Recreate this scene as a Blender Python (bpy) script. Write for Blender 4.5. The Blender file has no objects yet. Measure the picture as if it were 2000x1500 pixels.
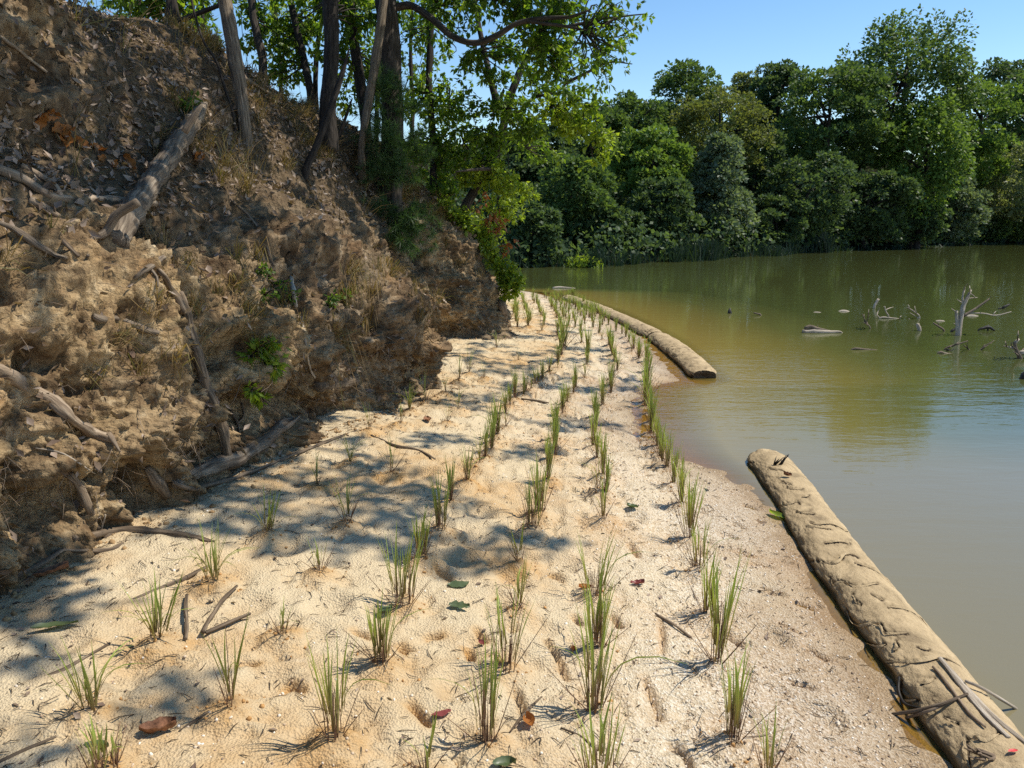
import bpy, math, random
import numpy as np
from mathutils import Vector
from mathutils.bvhtree import BVHTree

rad = math.radians
SC = bpy.context.scene
COL = SC.collection
rng = np.random.default_rng(11)
random.seed(5)

# ------------------------------------------------------------------ camera
CAM_Z, PITCH, FOC = 2.0, rad(12.4), 1502.0          # focal length in pixels of a 2000 px wide picture
cd = bpy.data.cameras.new('camera')
cam = bpy.data.objects.new('camera', cd)
COL.objects.link(cam)
cam.location = (0, 0, CAM_Z)
cam.rotation_euler = (math.pi / 2 - PITCH, 0, 0)
cd.sensor_width = 36.0
cd.lens = FOC / 2000 * 36.0
cd.clip_start = 0.05
cd.clip_end = 3000
SC.camera = cam

# ------------------------------------------------------------------ light
SUN_EL, SUN_AZ = rad(58), rad(80)                    # azimuth clockwise from +Y
S = np.array([math.cos(SUN_EL) * math.sin(SUN_AZ), math.cos(SUN_EL) * math.cos(SUN_AZ), math.sin(SUN_EL)])
world = bpy.data.worlds.new('World')
SC.world = world
world.use_nodes = True
wn = world.node_tree
bg = wn.nodes['Background']
sky = wn.nodes.new('ShaderNodeTexSky')
sky.sky_type = 'NISHITA'
sky.sun_disc = False
sky.sun_elevation = SUN_EL
sky.sun_rotation = SUN_AZ
sky.altitude = 0
sky.air_density = 1.0
sky.dust_density = 0.0
sky.ozone_density = 1.6
hs = wn.nodes.new('ShaderNodeHueSaturation')
hs.inputs['Saturation'].default_value = 1.2
hs.inputs['Value'].default_value = 1.05
wn.links.new(sky.outputs[0], hs.inputs['Color'])
wn.links.new(hs.outputs[0], bg.inputs['Color'])
bg.inputs['Strength'].default_value = 0.125
sl = bpy.data.lights.new('sun', 'SUN')
sun = bpy.data.objects.new('sun', sl)
COL.objects.link(sun)
sl.energy = 4.9
sl.angle = rad(0.53)
sl.color = (1.0, 0.93, 0.81)
sun.rotation_euler = Vector(S).to_track_quat('Z', 'Y').to_euler()
sun.location = (20, 0, 30)
SC.view_settings.view_transform = 'Standard'
SC.view_settings.look = 'None'
SC.view_settings.gamma = 1
SC.view_settings.exposure = 0.36
SC.render.engine = 'CYCLES'
SC.cycles.max_bounces = 6
SC.cycles.transparent_max_bounces = 16
SC.cycles.use_denoising = False
SC.cycles.denoiser = 'OPENIMAGEDENOISE'
SC.cycles.denoising_input_passes = 'RGB_ALBEDO_NORMAL'
SC.cycles.denoising_prefilter = 'ACCURATE'

# ------------------------------------------------------------------ helpers
_cp, _sp = math.cos(PITCH), math.sin(PITCH)

def D(px, py):
    """direction of a photograph pixel, one unit of depth long"""
    a, b = (px - 1000) / FOC, (750 - py) / FOC
    return np.array([a, _cp + b * _sp, -_sp + b * _cp])

def P(px, py, t):
    return np.array([0, 0, CAM_Z]) + D(px, py) * t

def project(p):
    p = np.asarray(p, float) - np.array([0, 0, CAM_Z])
    t = p[..., 1] * _cp - p[..., 2] * _sp
    u = p[..., 1] * _sp + p[..., 2] * _cp
    t = np.where(np.abs(t) < 1e-4, 1e-4, t)
    return 1000 + FOC * p[..., 0] / t, 750 - FOC * u / t, t

def W(px, py, z=0.0):
    d = D(px, py)
    return np.array([0, 0, CAM_Z]) + d * ((z - CAM_Z) / d[2])

def _hash(ix, iy, iz, seed):
    h = (ix.astype(np.uint32) * np.uint32(374761393) + iy.astype(np.uint32) * np.uint32(668265263)
         + iz.astype(np.uint32) * np.uint32(2147483647) + np.uint32(seed * 144665 + 977))
    h = (h ^ (h >> np.uint32(13))) * np.uint32(1274126177)
    h = (h ^ (h >> np.uint32(16))) * np.uint32(2246822519)
    h = h ^ (h >> np.uint32(15))
    return (h & np.uint32(0xFFFFFF)).astype(np.float32) / np.float32(0xFFFFFF)

def vnoise(p, seed=0):
    """value noise in -1..1, p (N,3)"""
    p = np.asarray(p, np.float32)
    i = np.floor(p).astype(np.int64)
    f = (p - i).astype(np.float32)
    f = f * f * f * (f * (f * 6 - 15) + 10)
    x, y, z = i[:, 0], i[:, 1], i[:, 2]
    r = 0
    for dx in (0, 1):
        wx = f[:, 0] if dx else 1 - f[:, 0]
        for dy in (0, 1):
            wy = f[:, 1] if dy else 1 - f[:, 1]
            for dz in (0, 1):
                wz = f[:, 2] if dz else 1 - f[:, 2]
                r = r + wx * wy * wz * _hash(x + dx, y + dy, z + dz, seed)
    return r * 2 - 1

_ROT = np.array([[0.36, 0.48, -0.8], [-0.8, 0.6, 0.0], [0.48, 0.64, 0.6]], np.float32)

def fbm(p, octv=4, seed=0, gain=0.5, lac=2.03, ridged=False):
    p = np.asarray(p, np.float32)
    r, a, s = 0, 1.0, 0
    for k in range(octv):
        n = vnoise(p, seed + k * 7)
        if ridged:
            n = 1 - 2 * np.abs(n)
        r = r + a * n
        s += a
        a *= gain
        p = (p @ _ROT.T) * lac + 3.7
    return r / s

def worley(p, seed=0):
    """distances to the two nearest cell points"""
    p = np.asarray(p, np.float32)
    i = np.floor(p).astype(np.int64)
    f = (p - i).astype(np.float32)
    F1 = np.full(len(p), 9.0, np.float32); F2 = F1.copy()
    for dx in (-1, 0, 1):
        for dy in (-1, 0, 1):
            for dz in (-1, 0, 1):
                x, y, z = i[:, 0] + dx, i[:, 1] + dy, i[:, 2] + dz
                d = ((dx + _hash(x, y, z, seed) - f[:, 0]) ** 2 + (dy + _hash(x, y, z, seed + 31) - f[:, 1]) ** 2 + (dz + _hash(x, y, z, seed + 57) - f[:, 2]) ** 2)
                F2 = np.minimum(F2, np.maximum(F1, d)); F1 = np.minimum(F1, d)
    return np.sqrt(F1), np.sqrt(F2)

def sstep(a, b, x):
    t = np.clip((x - a) / (b - a), 0, 1)
    return t * t * (3 - 2 * t)

def mesh_np(name, V, F, mat=None, smooth=False, attrs=None, uv=None, mat_idx=None):
    """V (N,3); F one (M,k) array or a list of them"""
    me = bpy.data.meshes.new(name)
    V = np.ascontiguousarray(V, np.float32)
    Fs = F if isinstance(F, list) else [F]
    Fs = [np.asarray(f, np.int32) for f in Fs if len(f)]
    me.vertices.add(len(V))
    me.vertices.foreach_set('co', V.ravel())
    loops = np.concatenate([f.ravel() for f in Fs])
    tot = np.concatenate([np.full(len(f), f.shape[1], np.int32) for f in Fs])
    st = np.concatenate([[0], np.cumsum(tot)[:-1]]).astype(np.int32)
    me.loops.add(len(loops))
    me.loops.foreach_set('vertex_index', loops)
    me.polygons.add(len(tot))
    me.polygons.foreach_set('loop_start', st)
    me.polygons.foreach_set('loop_total', tot)
    if smooth:
        me.polygons.foreach_set('use_smooth', np.ones(len(tot), bool))
    for m in (mat if isinstance(mat, (list, tuple)) else [mat]):
        if m is not None:
            me.materials.append(m)
    if mat_idx is not None:
        me.polygons.foreach_set('material_index', np.asarray(mat_idx, np.int32))
    if uv is not None:
        l = me.uv_layers.new(name='UVMap')
        l.data.foreach_set('uv', np.ascontiguousarray(np.asarray(uv, np.float32)[loops]).ravel())
    for k, v in (attrs or {}).items():
        v = np.asarray(v, np.float32)
        a = me.attributes.new(k, 'FLOAT', 'POINT')
        a.data.foreach_set('value', v.ravel())
    me.update(calc_edges=True)
    return me

def obj(name, me, parent=None, label=None, cat=None, group=None, kind=None, loc=None):
    o = bpy.data.objects.new(name, me)
    COL.objects.link(o)
    if parent is not None:
        o.parent = parent
    if label:
        o['label'] = label
    if cat:
        o['category'] = cat
    if group:
        o['group'] = group
    if kind:
        o['kind'] = kind
    if loc is not None:
        o.location = loc
    return o

def empty(name, loc, label, cat, group=None):
    o = obj(name, None, None, label, cat, group, None, tuple(float(c) for c in loc))
    o.empty_display_size = 0.1
    return o

def grid_faces(nu, nv, wrap=False):
    i = np.arange(nu - 1)[:, None]
    j = np.arange(nv if wrap else nv - 1)[None, :]
    a = i * nv + j
    b = i * nv + (j + 1) % nv
    return np.stack([a, b, b + nv, a + nv], -1).reshape(-1, 4)

def catmull(pts, n):
    """pts (k,d) -> n samples, even in chord length"""
    pts = np.asarray(pts, float)
    if len(pts) == 2:
        u = np.linspace(0, 1, n)[:, None]
        return pts[0] * (1 - u) + pts[1] * u
    ext = np.vstack([2 * pts[0] - pts[1], pts, 2 * pts[-1] - pts[-2]])
    d = np.concatenate([[0], np.cumsum(np.linalg.norm(np.diff(pts[:, :3] if pts.shape[1] >= 3 else pts, axis=0), axis=1) + 1e-9)])
    s = np.linspace(0, d[-1], n)
    k = np.clip(np.searchsorted(d, s, side='right') - 1, 0, len(pts) - 2)
    u = ((s - d[k]) / (d[k + 1] - d[k]))[:, None]
    p0, p1, p2, p3 = ext[k], ext[k + 1], ext[k + 2], ext[k + 3]
    return 0.5 * (2 * p1 + (p2 - p0) * u + (2 * p0 - 5 * p1 + 4 * p2 - p3) * u * u + (3 * p1 - p0 - 3 * p2 + p3) * u ** 3)

def tube_geo(pts, radii, nseg=10, step=0.08, rough=0.0, rscale=6.0, ridges=0.0, seed=0, flat=1.0, cap=True, nmin=3, origin=None):
    """tapered tube; returns V, [quads, tris], uv (metres around, metres along)"""
    pts = np.asarray(pts, float)
    L = np.linalg.norm(np.diff(pts, axis=0), axis=1).sum()
    n = max(nmin, int(L / step) + 1)
    q = catmull(np.column_stack([pts, np.asarray(radii, float)]), n)
    c, r = q[:, :3], np.maximum(q[:, 3], 1e-4)
    tan = np.gradient(c, axis=0)
    tan /= np.linalg.norm(tan, axis=1)[:, None] + 1e-12
    ref = np.array([0, 0, 1.0]) if abs(tan[0, 2]) < 0.9 else np.array([1.0, 0, 0])
    u = np.cross(ref, tan[0]); u /= np.linalg.norm(u)
    U = np.zeros_like(c)
    for i in range(n):
        u = u - tan[i] * np.dot(u, tan[i])
        u /= np.linalg.norm(u) + 1e-12
        U[i] = u
    Bn = np.cross(tan, U)
    th = np.linspace(0, 2 * math.pi, nseg, endpoint=False)
    dirs = U[:, None, :] * np.cos(th)[None, :, None] + Bn[:, None, :] * np.sin(th)[None, :, None] * flat
    s = np.concatenate([[0], np.cumsum(np.linalg.norm(np.diff(c, axis=0), axis=1))])
    rr = np.repeat(r[:, None], nseg, 1)
    if rough or ridges:
        base = (c[:, None, :] + dirs * rr[..., None]).reshape(-1, 3)
        if rough:
            rr = rr * (1 + rough * fbm(base * rscale, 3, seed).reshape(n, nseg))
        if ridges:
            q2 = np.stack([np.cos(th)[None, :] * 2.6 + 0 * s[:, None], np.sin(th)[None, :] * 2.6 + 0 * s[:, None],
                           (s[:, None] / max(r.max(), 1e-3)) * 0.22 + 0 * th[None, :]], -1).reshape(-1, 3)
            rr = rr * (1 + ridges * fbm(q2 * 1.6, 3, seed + 3, ridged=True).reshape(n, nseg))
    V = (c[:, None, :] + dirs * rr[..., None]).reshape(-1, 3)
    uv = np.stack([np.repeat((th * r.mean())[None, :], n, 0), np.repeat(s[:, None], nseg, 1)], -1).reshape(-1, 2)
    F = grid_faces(n, nseg, True)
    T = []
    if cap:
        V = np.vstack([V, c[0] - tan[0] * r[0] * 0.15, c[-1] + tan[-1] * r[-1] * 0.25])
        uv = np.vstack([uv, [0, 0], [0, s[-1]]])
        a = np.arange(nseg); b = (a + 1) % nseg
        T = np.concatenate([np.stack([b, a, np.full(nseg, n * nseg)], -1),
                            np.stack([a + (n - 1) * nseg, b + (n - 1) * nseg, np.full(nseg, n * nseg + 1)], -1)])
    if origin is not None:
        V = V - np.asarray(origin)
    return V, F, T, uv

def tubes_mesh(name, tubes, mat, smooth=True, origin=(0, 0, 0)):
    """several tubes of ONE part in one mesh"""
    Vs, Qs, Ts, Us, o = [], [], [], [], 0
    for kw in tubes:
        V, F, T, uv = tube_geo(**kw)
        Vs.append(V - np.asarray(origin)); Us.append(uv); Qs.append(F + o)
        if len(T):
            Ts.append(T + o)
        o += len(V)
    fs = [np.concatenate(Qs)] + ([np.concatenate(Ts)] if Ts else [])
    return mesh_np(name, np.concatenate(Vs), fs, mat, smooth, uv=np.concatenate(Us))

LEAF5 = np.array([[0, 0, 0], [0.27, 0.42, -0.10], [0, 0.5, 0], [-0.27, 0.42, -0.10], [0, 1.0, -0.16]])
LEAF5_F = np.array([[0, 1, 2], [0, 2, 3], [1, 4, 2], [2, 4, 3]])
LEAF4 = np.array([[0, 0, 0], [0.30, 0.5, -0.04], [0, 1.0, -0.1], [-0.30, 0.5, -0.04]])
LEAF4_F = np.array([[0, 1, 2], [0, 2, 3]])
LITTER = np.array([[0, 0, 0], [0.33, 0.4, 0.12], [0, 0.55, -0.04], [-0.33, 0.4, 0.10], [0, 1.0, 0.10]])

def leaves_geo(pos, dirs, nrm, size, shape=LEAF5, faces=LEAF5_F, width=1.0):
    pos = np.asarray(pos, float); n = len(pos)
    d = dirs / (np.linalg.norm(dirs, axis=1)[:, None] + 1e-9)
    x = np.cross(d, nrm); x /= np.linalg.norm(x, axis=1)[:, None] + 1e-9
    z = np.cross(x, d)
    size = np.broadcast_to(np.asarray(size, float), (n,))
    sh = shape[None] * size[:, None, None]
    V = pos[:, None, :] + x[:, None, :] * sh[..., 0:1] * width + d[:, None, :] * sh[..., 1:2] + z[:, None, :] * sh[..., 2:3]
    k = shape.shape[0]
    F = faces[None] + (np.arange(n) * k)[:, None, None]
    return V.reshape(-1, 3), F.reshape(-1, faces.shape[1])

def rdir(n, r=None):
    v = (r or rng).normal(size=(n, 3))
    return v / np.linalg.norm(v, axis=1)[:, None]

# ------------------------------------------------------------------ materials
class NB:
    """small node builder"""
    def __init__(self, name):
        self.m = bpy.data.materials.new(name)
        self.m.use_nodes = True
        self.t = self.m.node_tree
        self.t.nodes.clear()
        self.out = self.t.nodes.new('ShaderNodeOutputMaterial')
    def n(self, typ, ins=None, **kw):
        nd = self.t.nodes.new(typ)
        for k, v in kw.items():
            setattr(nd, k, v)
        for k, v in (ins or {}).items():
            self.put(nd, k, v)
        return nd
    def put(self, nd, k, v):
        s = nd.inputs[k]
        if isinstance(v, bpy.types.NodeSocket):
            self.t.links.new(v, s)
        elif isinstance(v, bpy.types.Node):
            self.t.links.new(v.outputs[0], s)
        else:
            if s.type == 'RGBA' and len(v) == 3:
                v = (*v, 1)
            s.default_value = v
    def coord(self, which='Object', scale=(1, 1, 1)):
        tc = self.n('ShaderNodeTexCoord')
        return self.n('ShaderNodeMapping', {'Vector': tc.outputs[which], 'Scale': scale}).outputs[0]
    def noise(self, vec, scale, detail=4, rough=0.55, dist=0.0):
        return self.n('ShaderNodeTexNoise', {'Vector': vec, 'Scale': scale, 'Detail': detail, 'Roughness': rough, 'Distortion': dist}).outputs[0]
    def ramp(self, fac, stops, interp='LINEAR'):
        nd = self.n('ShaderNodeValToRGB', {'Fac': fac})
        cr = nd.color_ramp
        cr.interpolation = interp
        while len(cr.elements) < len(stops):
            cr.elements.new(0.5)
        for e, (p, c) in zip(cr.elements, stops):
            e.position = p
            e.color = (*c, 1) if len(c) == 3 else c
        return nd.outputs[0]
    def mix(self, fac, a, b, blend='MIX'):
        nd = self.n('ShaderNodeMix', data_type='RGBA', blend_type=blend)
        for i, v in ((0, fac), (6, a), (7, b)):
            s = nd.inputs[i]
            if isinstance(v, bpy.types.NodeSocket):
                self.t.links.new(v, s)
            else:
                s.default_value = v if not isinstance(v, tuple) or len(v) == 4 else (*v, 1)
        return nd.outputs[2]
    def math(self, op, a, b=0.0, c=0.0, clamp=False):
        nd = self.n('ShaderNodeMath', operation=op, use_clamp=clamp)
        for i, v in enumerate((a, b, c)):
            if isinstance(v, bpy.types.NodeSocket):
                self.t.links.new(v, nd.inputs[i])
            else:
                nd.inputs[i].default_value = v
        return nd.outputs[0]
    def maprange(self, v, a, b, c=0.0, d=1.0):
        return self.n('ShaderNodeMapRange', {0: v, 1: a, 2: b, 3: c, 4: d}).outputs[0]
    def attr(self, name):
        return self.n('ShaderNodeAttribute', attribute_name=name).outputs['Fac']
    def bump(self, h, strength=0.5, dist=0.02, normal=None):
        ins = {'Height': h, 'Strength': strength, 'Distance': dist}
        if normal is not None:
            ins['Normal'] = normal
        return self.n('ShaderNodeBump', ins).outputs[0]
    def bsdf(self, col, rough=0.85, normal=None, spec=0.3, **kw):
        ins = {'Base Color': col, 'Roughness': rough, 'Specular IOR Level': spec}
        if normal is not None:
            ins['Normal'] = normal
        ins.update(kw)
        return self.n('ShaderNodeBsdfPrincipled', ins).outputs[0]
    def done(self, shader):
        self.t.links.new(shader, self.out.inputs[0])
        return self.m

def leaf_mat(name, cols, transl=0.5, gloss=0.35, island=True, tscale=(1.5, 1.5, 0.6)):
    b = NB(name)
    g = b.n('ShaderNodeNewGeometry')
    f = g.outputs['Random Per Island']
    col = b.ramp(f, [(i / max(1, len(cols) - 1), c) for i, c in enumerate(cols)])
    big = b.noise(b.coord('Object'), 0.9, 2)
    col = b.mix(b.maprange(big, 0.3, 0.7, 0.0, 0.5), col, (cols[0][0] * .6, cols[0][1] * .65, cols[0][2] * .6, 1))
    s1 = b.bsdf(col, 0.45, spec=gloss)
    tcol = b.mix(1.0, col, (*tscale, 1), 'MULTIPLY')
    s2 = b.n('ShaderNodeBsdfTranslucent', {'Color': tcol}).outputs[0]
    return b.done(b.n('ShaderNodeMixShader', {0: transl, 1: s1, 2: s2}).outputs[0])

def wood_mat(name, c1, c2, c3, su=60, sv=5, bump=0.6, rough=0.85):
    """grain along the tube (UV: metres around, metres along)"""
    b = NB(name)
    v = b.coord('UV', (su, sv, 1))
    n1 = b.noise(v, 1.0, 5, 0.6, 0.3)
    n2 = b.noise(b.coord('Object'), 5.0, 4, 0.6)
    col = b.ramp(n1, [(0.33, c1), (0.5, c2), (0.66, c3)])
    col = b.mix(b.maprange(n2, 0.35, 0.7, 0, 0.65), col, tuple(x * 0.45 for x in c2))
    nf = b.noise(b.coord('UV', (su * 2.6, sv * 2, 1)), 1.0, 4, 0.7)
    h = b.math('ADD', n1, b.math('MULTIPLY', nf, 0.4))
    return b.done(b.bsdf(col, rough, b.bump(h, bump, 0.012), 0.2))

def plain_mat(name, c, var=0.35, scale=20, rough=0.9, spec=0.2):
    b = NB(name)
    n = b.noise(b.coord('Object'), scale, 4, 0.6)
    col = b.ramp(n, [(0.3, tuple(x * (1 - var) for x in c)), (0.7, tuple(min(1, x * (1 + var)) for x in c))])
    return b.done(b.bsdf(col, rough, b.bump(n, 0.3, 0.01), spec))

M = {}

def mat_sand():
    b = NB('sand')
    co = b.coord('Object')
    big = b.noise(co, 1.3, 4, 0.55)
    mid = b.noise(co, 7.0, 5, 0.62)
    fine = b.noise(co, 85.0, 5, 0.75)
    grain = b.n('ShaderNodeTexVoronoi', {'Vector': co, 'Scale': 110.0}, feature='F1')
    grainc = b.n('ShaderNodeSeparateColor', {0: grain.outputs['Color']}).outputs[0]
    pale, orange = (0.60, 0.485, 0.312), (0.49, 0.285, 0.105)
    fo = b.math('ADD', b.maprange(big, 0.46, 0.62, 0, 0.65), b.math('MULTIPLY', b.attr('orange'), 1.0), clamp=True)
    fo = b.math('MULTIPLY', fo, b.maprange(mid, 0.25, 0.62, 0.25, 1.0), clamp=True)
    col = b.mix(fo, pale, orange)
    # coarse grit near the water
    grit = b.ramp(grainc, [(0.0, (0.24, 0.18, 0.13)), (0.12, (0.48, 0.38, 0.27)), (0.55, (0.62, 0.53, 0.41)), (0.85, (0.76, 0.71, 0.61)), (1.0, (0.84, 0.81, 0.75))])
    col = b.mix(b.math('MULTIPLY', b.attr('pebble'), 0.75), col, grit)
    col = b.mix(b.maprange(mid, 0.62, 0.78, 0.0, 0.35), col, (0.72, 0.62, 0.46, 1))
    col = b.mix(b.maprange(fine, 0.42, 0.30, 0.0, 0.6), col, (0.25, 0.16, 0.09, 1))
    # organic stain, wetness
    spot = b.noise(co, 22.0, 3, 0.6)
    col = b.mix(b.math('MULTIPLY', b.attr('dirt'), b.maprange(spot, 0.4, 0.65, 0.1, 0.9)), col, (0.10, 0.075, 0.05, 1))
    wet = b.attr('wet')
    col = b.mix(b.math('MULTIPLY', wet, 0.8), col, b.mix(1.0, col, (0.50, 0.40, 0.29, 1), 'MULTIPLY'))
    h = b.math('ADD', b.math('MULTIPLY', mid, 0.3), b.math('ADD', b.math('MULTIPLY', fine, 0.35), b.math('MULTIPLY', grain.outputs['Distance'], 0.3)))
    rough = b.maprange(wet, 0, 1, 0.95, 0.35)
    return b.done(b.bsdf(col, rough, b.bump(h, 1.0, 0.025), 0.25))

def mat_bank():
    b = NB('bank_earth')
    co = b.coord('Object')
    big = b.noise(co, 0.9, 4, 0.6)
    mid = b.noise(co, 4.5, 5, 0.65, 0.4)
    fine = b.noise(co, 28.0, 5, 0.7)
    cr = b.n('ShaderNodeTexVoronoi', {'Vector': b.coord('Object', (1, 1, 0.55)), 'Scale': 26.0}, feature='F1').outputs['Distance']
    ochre = b.ramp(mid, [(0.29, (0.075, 0.043, 0.021)), (0.42, (0.205, 0.135, 0.070)), (0.54, (0.365, 0.255, 0.135)), (0.68, (0.53, 0.41, 0.25))])
    crust = b.ramp(fine, [(0.33, (0.085, 0.068, 0.04)), (0.48, (0.24, 0.20, 0.12)), (0.65, (0.50, 0.44, 0.31))])
    col = b.mix(b.math('MULTIPLY', b.maprange(big, 0.45, 0.62, 0.0, 0.85), b.attr('crust')), ochre, crust)
    rust = b.noise(co, 2.1, 3, 0.5, 0.6)
    col = b.mix(b.maprange(rust, 0.60, 0.78, 0, 0.4), col, (0.40, 0.19, 0.055, 1))
    strata = b.noise(b.coord('Object', (0.35, 0.35, 5.5)), 1.6, 3, 0.6, 0.5)
    col = b.mix(b.maprange(strata, 0.55, 0.70, 0, 0.5), col, (0.48, 0.345, 0.175, 1))
    col = b.mix(b.maprange(strata, 0.45, 0.30, 0, 0.6), col, (0.10, 0.062, 0.034, 1))
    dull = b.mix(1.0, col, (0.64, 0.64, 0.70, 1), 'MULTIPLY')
    col = b.mix(b.attr('ochre'), dull, col)  # outside the ochre soil, the bank's shade is put into the colour
    humus = b.ramp(fine, [(0.3, (0.045, 0.03, 0.018)), (0.55, (0.12, 0.085, 0.05)), (0.75, (0.22, 0.16, 0.10))])
    col = b.mix(b.math('MULTIPLY', b.attr('litter'), b.maprange(mid, 0.2, 0.5, 0.6, 1.0)), col, humus)
    col = b.mix(b.maprange(fine, 0.42, 0.30, 0, 0.75), col, (0.055, 0.034, 0.018, 1))
    col = b.mix(b.math('MULTIPLY', b.attr('seam'), 0.7), col, (0.06, 0.038, 0.02, 1))
    h = b.math('ADD', b.math('MULTIPLY', mid, 0.6), b.math('ADD', b.math('MULTIPLY', fine, 0.6), b.math('MULTIPLY', cr, 0.35)))
    return b.done(b.bsdf(col, 0.95, b.bump(h, 1.0, 0.05), 0.15))

def mat_water():
    b = NB('pond_water')
    co = b.coord('Object')
    r1 = b.noise(b.coord('Object', (0.55, 1.9, 1)), 2.4, 3, 0.5, 0.3)
    r2 = b.noise(b.coord('Object', (0.8, 2.6, 1)), 9.0, 2, 0.5)
    patch = b.noise(b.coord('Object', (0.05, 0.16, 1)), 1.0, 2, 0.5)
    amp = b.maprange(patch, 0.42, 0.60, 0.30, 1.0)
    wind = b.attr('wind')
    h = b.math('ADD', b.math('MULTIPLY', r1, 0.75), b.math('MULTIPLY', r2, b.math('ADD', 0.12, b.math('MULTIPLY', wind, 0.9))))
    nrm = b.bump(b.math('MULTIPLY', h, b.math('ADD', amp, wind)), 0.07, 0.10)
    depth = b.attr('depth')
    # suspended sediment: clear enough to show the sand at the edge, opaque olive further out
    turb = b.ramp(b.maprange(depth, 0.0, 0.9), [(0.0, (0.24, 0.175, 0.045)), (0.2, (0.170, 0.138, 0.036)), (0.5, (0.094, 0.096, 0.028)), (1.0, (0.052, 0.061, 0.019))])
    silt = b.attr('silt')
    turb = b.mix(silt, turb, (0.165, 0.150, 0.100, 1))
    body = b.n('ShaderNodeBsdfDiffuse', {'Color': turb, 'Normal': nrm}).outputs[0]
    clear = b.n('ShaderNodeBsdfTransparent', {'Color': (0.82, 0.68, 0.33, 1)}).outputs[0]
    opac = b.maprange(b.math('ADD', depth, b.math('MULTIPLY', silt, 0.08)), 0.0, 0.07, 0.06, 1.0)
    lower = b.n('ShaderNodeMixShader', {0: opac, 1: clear, 2: body}).outputs[0]
    fr = b.n('ShaderNodeFresnel', {'IOR': 1.333, 'Normal': nrm}).outputs[0]
    gl = b.n('ShaderNodeBsdfGlossy', {'Color': (1, 1, 1, 1), 'Roughness': 0.03, 'Normal': nrm}).outputs[0]
    return b.done(b.n('ShaderNodeMixShader', {0: fr, 1: lower, 2: gl}).outputs[0])

def mat_coir():
    b = NB('coir_fabric')
    uv = b.coord('UV')
    co = b.coord('Object')
    n1 = b.noise(b.coord('UV', (7, 5, 1)), 1.0, 5, 0.65, 0.8)
    n2 = b.noise(co, 90, 3, 0.7)
    n3 = b.noise(b.coord('UV', (16, 70, 1)), 1.0, 3, 0.6)
    col = b.ramp(n1, [(0.28, (0.17, 0.125, 0.075)), (0.40, (0.325, 0.245, 0.142)), (0.58, (0.43, 0.325, 0.19)), (0.78, (0.49, 0.385, 0.235))])
    col = b.mix(b.maprange(n2, 0.42, 0.3, 0, 0.5), col, (0.20, 0.14, 0.08, 1))
    col = b.mix(b.maprange(n3, 0.62, 0.75, 0, 0.35), col, (0.2, 0.16, 0.12, 1))
    col = b.mix(b.attr('wet'), col, (0.085, 0.066, 0.035, 1))
    col = b.mix(b.attr('crack'), col, (0.028, 0.018, 0.012, 1))
    h = b.math('ADD', b.math('MULTIPLY', n2, 0.5), b.math('ADD', n1, b.math('MULTIPLY', n3, 0.5)))
    return b.done(b.bsdf(col, 0.93, b.bump(h, 0.6, 0.02), 0.12))

def mat_blade(name, base, low, top):
    b = NB(name)
    tc = b.n('ShaderNodeTexCoord')
    sep = b.n('ShaderNodeSeparateXYZ', {0: tc.outputs['UV']})
    oi = b.n('ShaderNodeObjectInfo').outputs['Random']
    g = b.n('ShaderNodeNewGeometry').outputs['Random Per Island']
    col = b.ramp(sep.outputs[1], [(0.0, base), (0.3, low), (0.62, top), (0.92, top), (1.0, tuple(x * 1.25 for x in top))])
    col = b.mix(b.maprange(g, 0.6, 1.0, 0, 0.45), col, (0.30, 0.27, 0.075, 1))
    col = b.mix(b.maprange(oi, 0.0, 1.0, 0, 0.35), col, (0.19, 0.27, 0.055, 1))
    s1 = b.bsdf(col, 0.5, spec=0.3)
    s2 = b.n('ShaderNodeBsdfTranslucent', {'Color': b.mix(1.0, col, (1.3, 1.3, 0.7, 1), 'MULTIPLY')}).outputs[0]
    return b.done(b.n('ShaderNodeMixShader', {0: 0.35, 1: s1, 2: s2}).outputs[0])

M['sand'] = mat_sand()
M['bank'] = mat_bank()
M['water'] = mat_water()
M['coir'] = mat_coir()
M['blade'] = mat_blade('grass_blade', (0.24, 0.145, 0.075), (0.31, 0.28, 0.09), (0.31, 0.385, 0.08))
M['stem'] = wood_mat('grass_stem', (0.09, 0.045, 0.03), (0.19, 0.10, 0.06), (0.30, 0.20, 0.11), 200, 8, 0.3)
M['drygrass'] = leaf_mat('dry_grass', [(0.20, 0.13, 0.06), (0.30, 0.21, 0.10), (0.14, 0.10, 0.045), (0.16, 0.17, 0.06)], 0.25, 0.15)
M['oakleaf'] = leaf_mat('oak_leaf', [(0.06, 0.125, 0.02), (0.09, 0.165, 0.028), (0.125, 0.205, 0.033), (0.17, 0.25, 0.04)], 0.58, 0.3, tscale=(1.9, 1.75, 0.55))
M['limeleaf'] = leaf_mat('lime_leaf', [(0.17, 0.26, 0.03), (0.23, 0.33, 0.038), (0.29, 0.37, 0.05)], 0.55, 0.3, tscale=(1.5, 1.4, 0.5))  # lighter leaf; on the forked oak it puts sunlight into the spray colour
M['litter'] = leaf_mat('dead_leaf', [(0.10, 0.065, 0.045), (0.20, 0.145, 0.105), (0.30, 0.22, 0.16), (0.40, 0.31, 0.24), (0.16, 0.10, 0.07)], 0.12, 0.25)
M['rustleaf'] = leaf_mat('rust_leaf', [(0.30, 0.115, 0.03), (0.42, 0.17, 0.045), (0.22, 0.085, 0.03)], 0.3, 0.25, tscale=(1.3, 1, .7))
M['brownleaf'] = plain_mat('brown_curled_leaf', (0.20, 0.095, 0.05), 0.6, 55, 0.7)
M['redleaf'] = leaf_mat('red_leaf', [(0.20, 0.045, 0.05), (0.26, 0.07, 0.06)], 0.15, 0.3)
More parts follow.
